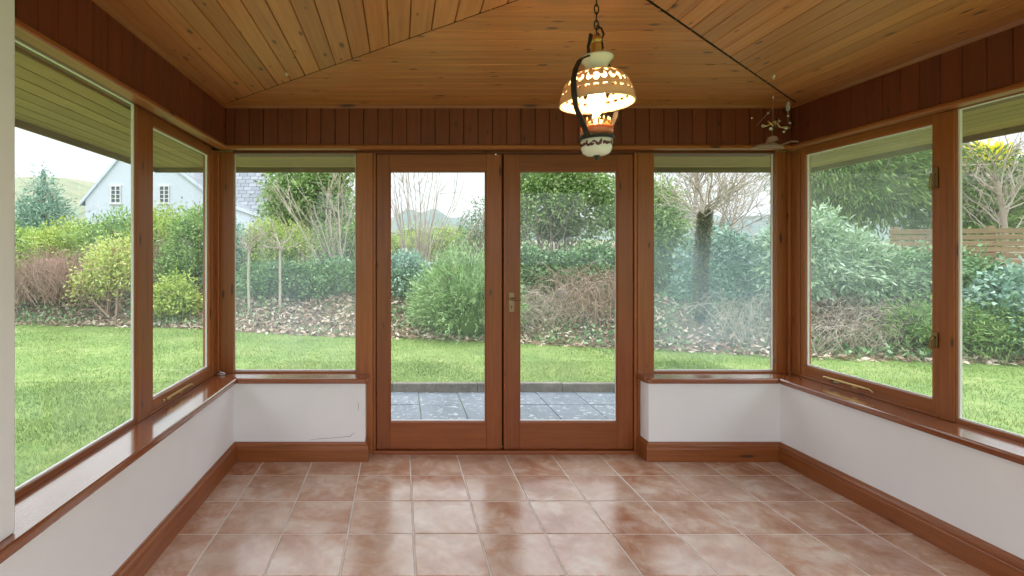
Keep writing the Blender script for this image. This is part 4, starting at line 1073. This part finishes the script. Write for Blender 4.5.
# burner gallery with crown of prongs
mb = MB(); mb.lathe([(0,lz(123)),(.030,lz(122)),(.040,lz(124)),(.047,lz(126)),(.047,lz(127)),(0,lz(127))], 32, LO)
for k in range(14):
    a = 2*math.pi*k/14; r_ = .045; mb.tube([(LX+r_*math.cos(a), LY+r_*math.sin(a), lz(125)), (LX+(r_-.002)*math.cos(a), LY+(r_-.002)*math.sin(a), lz(119))], [.005,.0015], 5)
lobj(mb, 'burner', m_amber)
mb = MB(); mb.lathe([(0,lz(126)),(.050,lz(126.5)),(.055,lz(129)),(.054,lz(133)),(.048,lz(136)),(0,lz(136))], 40, LO); lobj(mb, 'painted_band', m_red)
mb = MB(); mb.lathe([(.0,lz(136)),(.056,lz(136)),(.058,lz(138)),(.054,lz(140)),(0,lz(140))], 40, LO); lobj(mb, 'iron_hoop', m_iron)
mb = MB(); mb.lathe([(0,lz(139.5)),(.050,lz(139.5)),(.052,lz(143)),(.050,lz(149)),(.044,lz(153)),(.034,lz(155)),(0,lz(156))], 40, LO); pot = lobj(mb, 'ceramic_font', m_cer)
mb = MB(); rr = np.random.default_rng(8)      # floral scroll painted round the font, as thin raised glaze
for k in range(46):
    a = 2*math.pi*k/46+rr.uniform(-.05,.05); zc = lz(145.5+rr.uniform(-1.8,1.8)); r_ = .0523; s_ = rr.uniform(.0035,.0065)
    c0 = np.array([LX+r_*math.cos(a), LY+r_*math.sin(a), zc]); tt = np.array([-math.sin(a), math.cos(a), 0]); ang = rr.uniform(0, 3.14)
    V = []
    for q in range(8):
        b = 2*math.pi*q/8; u, v = math.cos(b)*s_*1.4, math.sin(b)*s_*.8; uu, vv = u*math.cos(ang)-v*math.sin(ang), u*math.sin(ang)+v*math.cos(ang)
        p = c0+tt*uu+np.array([0,0,vv]); V.append(tuple(p))
    mb.add(V, [tuple(range(8))])
mb.build('floral_motif', m_motif, pot)
mb = MB(); mb.lathe([(0,lz(155)),(.012,lz(155.5)),(.009,lz(157)),(.005,lz(158)),(.007,lz(159)),(0,lz(160.5))], 16, LO); lobj(mb, 'finial', m_iron)
# yoke: two flat straps from neck outside the shade to the hoop
def strap(ang, curl):
    pts = [(.018,lz(43)),(.030,lz(39)),(.040,lz(40))] if curl else [(.018, lz(52))]
    if curl: pts = [(.018,lz(55)),(.040,lz(60)),(.058,lz(60)),(.095,lz(66)),(.120,lz(76)),(.133,lz(88)),(.130,lz(101)),(.118,lz(113)),(.088,lz(124)),(.064,lz(133)),(.056,lz(139))]
    else: pts = [(.018,lz(55)),(.058,lz(60)),(.095,lz(66)),(.120,lz(76)),(.133,lz(88)),(.130,lz(101)),(.118,lz(113)),(.088,lz(124)),(.064,lz(133)),(.056,lz(139))]
    d = np.array([math.cos(ang), math.sin(ang)]); t = np.array([-d[1], d[0]]); hw, th = .009, .0024
    V = []
    for i, (r_, z_) in enumerate(pts):
        a = pts[max(i-1,0)]; b = pts[min(i+1,len(pts)-1)]; tr, tz = b[0]-a[0], b[1]-a[1]; L_ = math.hypot(tr, tz); nr_, nz_ = -tz/L_, tr/L_
        for sw, sn in ((-1,-1),(1,-1),(1,1),(-1,1)):
            R_ = r_+nr_*th*sn; p = d*R_+t*hw*sw; V.append((LX+p[0], LY+p[1], z_+nz_*th*sn))
    F = [(i*4+j, i*4+(j+1) % 4, (i+1)*4+(j+1) % 4, (i+1)*4+j) for i in range(len(pts)-1) for j in range(4)]+[(0,3,2,1), tuple(len(V)-4+j for j in range(4))]
    m = MB(); m.add(V, F)
    if curl:   # upright scroll hook at the neck
        q = [(.038,lz(59)),(.046,lz(56)),(.050,lz(50)),(.040,lz(44)),(.034,lz(38)),(.040,lz(37))]
        m.tube([(LX+d[0]*a, LY+d[1]*a, b) for a, b in q], [.006,.006,.005,.006,.007,.004], 8)
    return m
a0 = math.atan2(-.60, -.80)
lobj(strap(a0, True), 'yoke_strap', m_iron, smooth=False); lobj(strap(a0+math.pi, False), 'yoke_strap', m_iron, smooth=False)
inv = Matrix.Translation(-Vector(lamp.location))
for c in lamp.children: c.matrix_parent_inverse = inv
tag(lamp, 'lit oil-lamp style pendant with a pierced ceramic shade hanging on an iron chain', 'lamp')
ld = bpy.data.lights.new('bulb_light', 'POINT'); ld.energy = 22; ld.color = (1., .66, .34); ld.shadow_soft_size = .03
lo = bpy.data.objects.new('bulb_light', ld); C.objects.link(lo); lo.location = (LX, LY, lz(101)); 

# ---- crystal mobile, bird and drop
def crystal(name):
    s = NT(name); p = s.n('BsdfPrincipled'); p.inputs['Base Color'].default_value = (.95,.93,.90,1); p.inputs['Roughness'].default_value = .05
    p.inputs['Transmission Weight'].default_value = .75; p.inputs['IOR'].default_value = 1.5; s.l(p.outputs[0], s.out.inputs[0]); return s.m
m_cry = crystal('clear_crystal'); m_thread = mk_plain('nylon_thread', (.5,.42,.35,1), .4)
def bead(mb, c, r, seg=8, h=1.):
    mb.lathe([(0,r*h),(r*.6,r*.75*h),(r,0),(r*.6,-r*.75*h),(0,-r*h)], seg, c)
MY = 3.10
def P(px, py, dy=0): Y = MY+dy; return ((px-400)/500*Y, Y, EYE+(254-py)/500*Y)
hx, hy, hz_ = P(773, 110); mob = empty('crystal_mobile', (hx, hy, CEIL))
mb = MB(); mb.tube([(hx, hy, CEIL), (hx, hy, P(0,124)[2])], .0009, 5); mb.tube([P(788,124), P(788,101), (hx, hy, P(0,99)[2])], .0008, 5); mb.tube([P(756,126), (hx, hy, P(0,108)[2])], .0008, 5); mb.build('thread', m_thread, mob)
mb = MB(); mb.tube([P(763,127), P(769,125), P(775,121), P(780,127), P(790,128)], .0035, 8); mb.tube([P(768,121), P(773,126), P(779,119)], .0042, 8)
mb.tube([P(775,121,-.05), P(775,124,.0), P(776,127,.06)], .003, 8); mb.build('gold_spiral', M['brass'], mob, True)
for q in ((763,126,.010),(771,129,.011),(779,121,.010),(786,128,.013),(752,118,.008),(788,116,.008),(790,123,.008),(773,97,.007),(768,113,.007),(784,132,.008)):
    mb = MB(); bead(mb, P(q[0], q[1]), q[2]); mb.build('crystal_bead', m_cry, mob)
mb = MB(); mb.lathe([(0,.03),(.010,.024),(.013,0),(.011,-.024),(0,-.032)], 6, P(788,106)); mb.build('crystal_prism', m_cry, mob)
inv = Matrix.Translation(-Vector(mob.location))
for c in mob.children: c.matrix_parent_inverse = inv
tag(mob, 'hanging mobile of clear crystal beads round a gold spiral in the right corner', 'mobile')
# bird
def pearl():
    s = NT('frosted_pink_glass'); p = s.n('BsdfPrincipled'); p.inputs['Base Color'].default_value = (.42,.27,.22,1); p.inputs['Roughness'].default_value = .3
    p.inputs['Transmission Weight'].default_value = .35; s.l(p.outputs[0], s.out.inputs[0]); return s.m
m_prl = pearl(); bx_, by_, bz_ = P(772, 146, .0); bird = empty('bird_ornament', (bx_, by_, bz_))
mb = MB(); b_ = [P(751,149), P(755,147), P(760,146), P(767,145.5), P(774,145.5), P(780,147), P(784,148)]; mb.tube(b_, [.003,.010,.012,.016,.018,.012,.004], 12); mb.build('body', m_prl, bird, True)
def blade(pts, w, th=.0025):
    m = MB(); V = []
    for i, p in enumerate(pts):
        ww = w[i]; V += [(p[0], p[1]-th, p[2]+ww), (p[0], p[1]+th, p[2]+ww), (p[0], p[1]+th, p[2]-ww), (p[0], p[1]-th, p[2]-ww)]
    F = [(i*4+j, i*4+(j+1) % 4, (i+1)*4+(j+1) % 4, (i+1)*4+j) for i in range(len(pts)-1) for j in range(4)]+[(0,3,2,1), tuple(len(V)-4+j for j in range(4))]
    m.add(V, F); return m
blade([P(766,144,-.01), P(768,140,-.03), P(773,138.5,-.05), P(777,138,-.06)], [.010,.016,.017,.008]).build('wing', m_prl, bird)
blade([P(768,144,.01), P(773,140,.03), P(778,139.5,.05)], [.010,.016,.008]).build('wing', m_prl, bird)
blade([P(777,147), P(784,144), P(791,141.5), P(797,141.5), P(799,142)], [.006,.005,.004,.004,.001]).build('tail', m_prl, bird)
mb = MB(); mb.tube([(bx_, by_, bz_+.02), (bx_, by_, P(0,132)[2])], .0007, 5); mb.tube([(bx_, by_, P(0,132)[2]), (hx, hy, P(0,128)[2])], .0007, 5); mb.build('thread', m_thread, bird)
inv = Matrix.Translation(-Vector(bird.location))
for c in bird.children: c.matrix_parent_inverse = inv
tag(bird, 'pinkish frosted glass bird with a long tail hanging under the crystal mobile', 'ornament')
def drop(px, py, Y, label):
    x = (px-400)/500*Y; z = EYE+(254-py)/500*Y; root = empty('crystal_drop', (x, Y, CEIL)); mb = MB(); bead(mb, (x, Y, z), .010, 8, 1.7); mb.build('crystal_bead', m_cry, root)
    mb = MB(); mb.tube([(x, Y, CEIL), (x, Y, z+.015)], .0008, 5); mb.build('thread', m_thread, root); inv = Matrix.Translation(-Vector(root.location))
    for c in root.children: c.matrix_parent_inverse = inv
    tag(root, label, 'ornament', None)
drop(286.5, 74, 2.66, 'tiny clear crystal drop hanging from the ceiling near the left corner')
drop(773.5, 76.5, 2.72, 'tiny clear crystal drop hanging from the ceiling above the crystal mobile')
# shiny catch lying on the sill corner
cx, cy = -1.215, 3.375
cat = MB(); ring = [(cx+.028*math.cos(a)*1.15, cy+.016*math.sin(a), SILL+.006) for a in np.linspace(0, 2*math.pi, 17)]; cat.tube(ring, .0045, 8, caps=False)
cat.box(cx-.030, cx+.026, cy-.012, cy+.012, SILL+.0005, SILL+.006, c=.002); cat.tube([(cx-.02, cy, SILL+.006), (cx-.005, cy-.004, SILL+.020), (cx+.012, cy-.004, SILL+.018), (cx+.03, cy, SILL+.010)], [.005,.007,.006,.004], 8)
o = cat.build('window_catch', M['steel'], None, True); tag(o, 'small shiny metal catch lying in the left corner of the window sill', 'catch')


groups = {'hedge_bush': 'bushes of the garden hedge', 'privet': 'privet bushes behind the lawn', 'slim_tree': 'slim pale trunks on the bank', 'coppiced_willow': 'bare many-stemmed shrubs',
    'ivy_mound': 'ivy clumps along the bank', 'ivy_thicket': 'ivy thickets behind the misted window', 'bramble_tangle': 'tangles of bare stems on the bank', 'bare_tree': 'leafless trees beyond the bank',
    'garden_shrub': 'yellow-green shrubs at the lawn edge', 'crystal_drop': 'crystal drops hanging from the ceiling', 'conifer': 'conifers beyond the bank'}
for ob in list(C.objects):
    if ob.parent is None and ob.get('category') and ob.name.split('.')[0] in groups: ob['group'] = groups[ob.name.split('.')[0]]
# ------------------------------------------------------------------ light
w = bpy.data.worlds.new('overcast'); bpy.context.scene.world = w; w.use_nodes = True
nt = w.node_tree; nt.nodes.clear()
wo = nt.nodes.new('ShaderNodeOutputWorld'); bg = nt.nodes.new('ShaderNodeBackground')
tc = nt.nodes.new('ShaderNodeTexCoord'); sp = nt.nodes.new('ShaderNodeSeparateXYZ'); rp = nt.nodes.new('ShaderNodeValToRGB')
nz = nt.nodes.new('ShaderNodeTexNoise'); nz.inputs['Scale'].default_value = 2.2; nz.inputs['Detail'].default_value = 4
nt.links.new(tc.outputs['Generated'], sp.inputs[0]); nt.links.new(sp.outputs[2], rp.inputs[0])
e = rp.color_ramp.elements
e[0].position = 0.; e[0].color = (.68,.72,.76,1); e[1].position = 1.; e[1].color = (2.6,2.75,2.9,1)
k = e.new(.25); k.color = (.82,.88,.94,1)
nt.links.new(tc.outputs['Generated'], nz.inputs['Vector'])
mx = nt.nodes.new('ShaderNodeMix'); mx.data_type = 'RGBA'; mx.blend_type = 'MULTIPLY'; mx.inputs[0].default_value = .25
nt.links.new(rp.outputs[0], mx.inputs[6]); nt.links.new(nz.outputs['Color'], mx.inputs[7])
nt.links.new(mx.outputs[2], bg.inputs[0]); bg.inputs[1].default_value = 1.15
nt.links.new(bg.outputs[0], wo.inputs[0])

# ------------------------------------------------------------------ camera
cd = bpy.data.cameras.new('camera'); cam = bpy.data.objects.new('camera', cd); C.objects.link(cam)
cam.location = (0, 0, EYE); cam.rotation_euler = (math.pi/2, 0, 0)
cd.sensor_width = 36; cd.lens = 36*500/1024; cd.shift_x = (512-400)/1024; cd.shift_y = -(288-254)/1024; cd.clip_start = .05; cd.clip_end = 2000
S = bpy.context.scene; S.camera = cam
S.view_settings.view_transform = 'Standard'; S.view_settings.look = 'None'; S.view_settings.gamma = 1; S.view_settings.exposure = .80
S.view_settings.use_curve_mapping = False
S.cycles.transparent_max_bounces = 24; S.cycles.max_bounces = 10; S.cycles.diffuse_bounces = 5; S.cycles.use_denoising = True
S.cycles.sample_clamp_indirect = 6
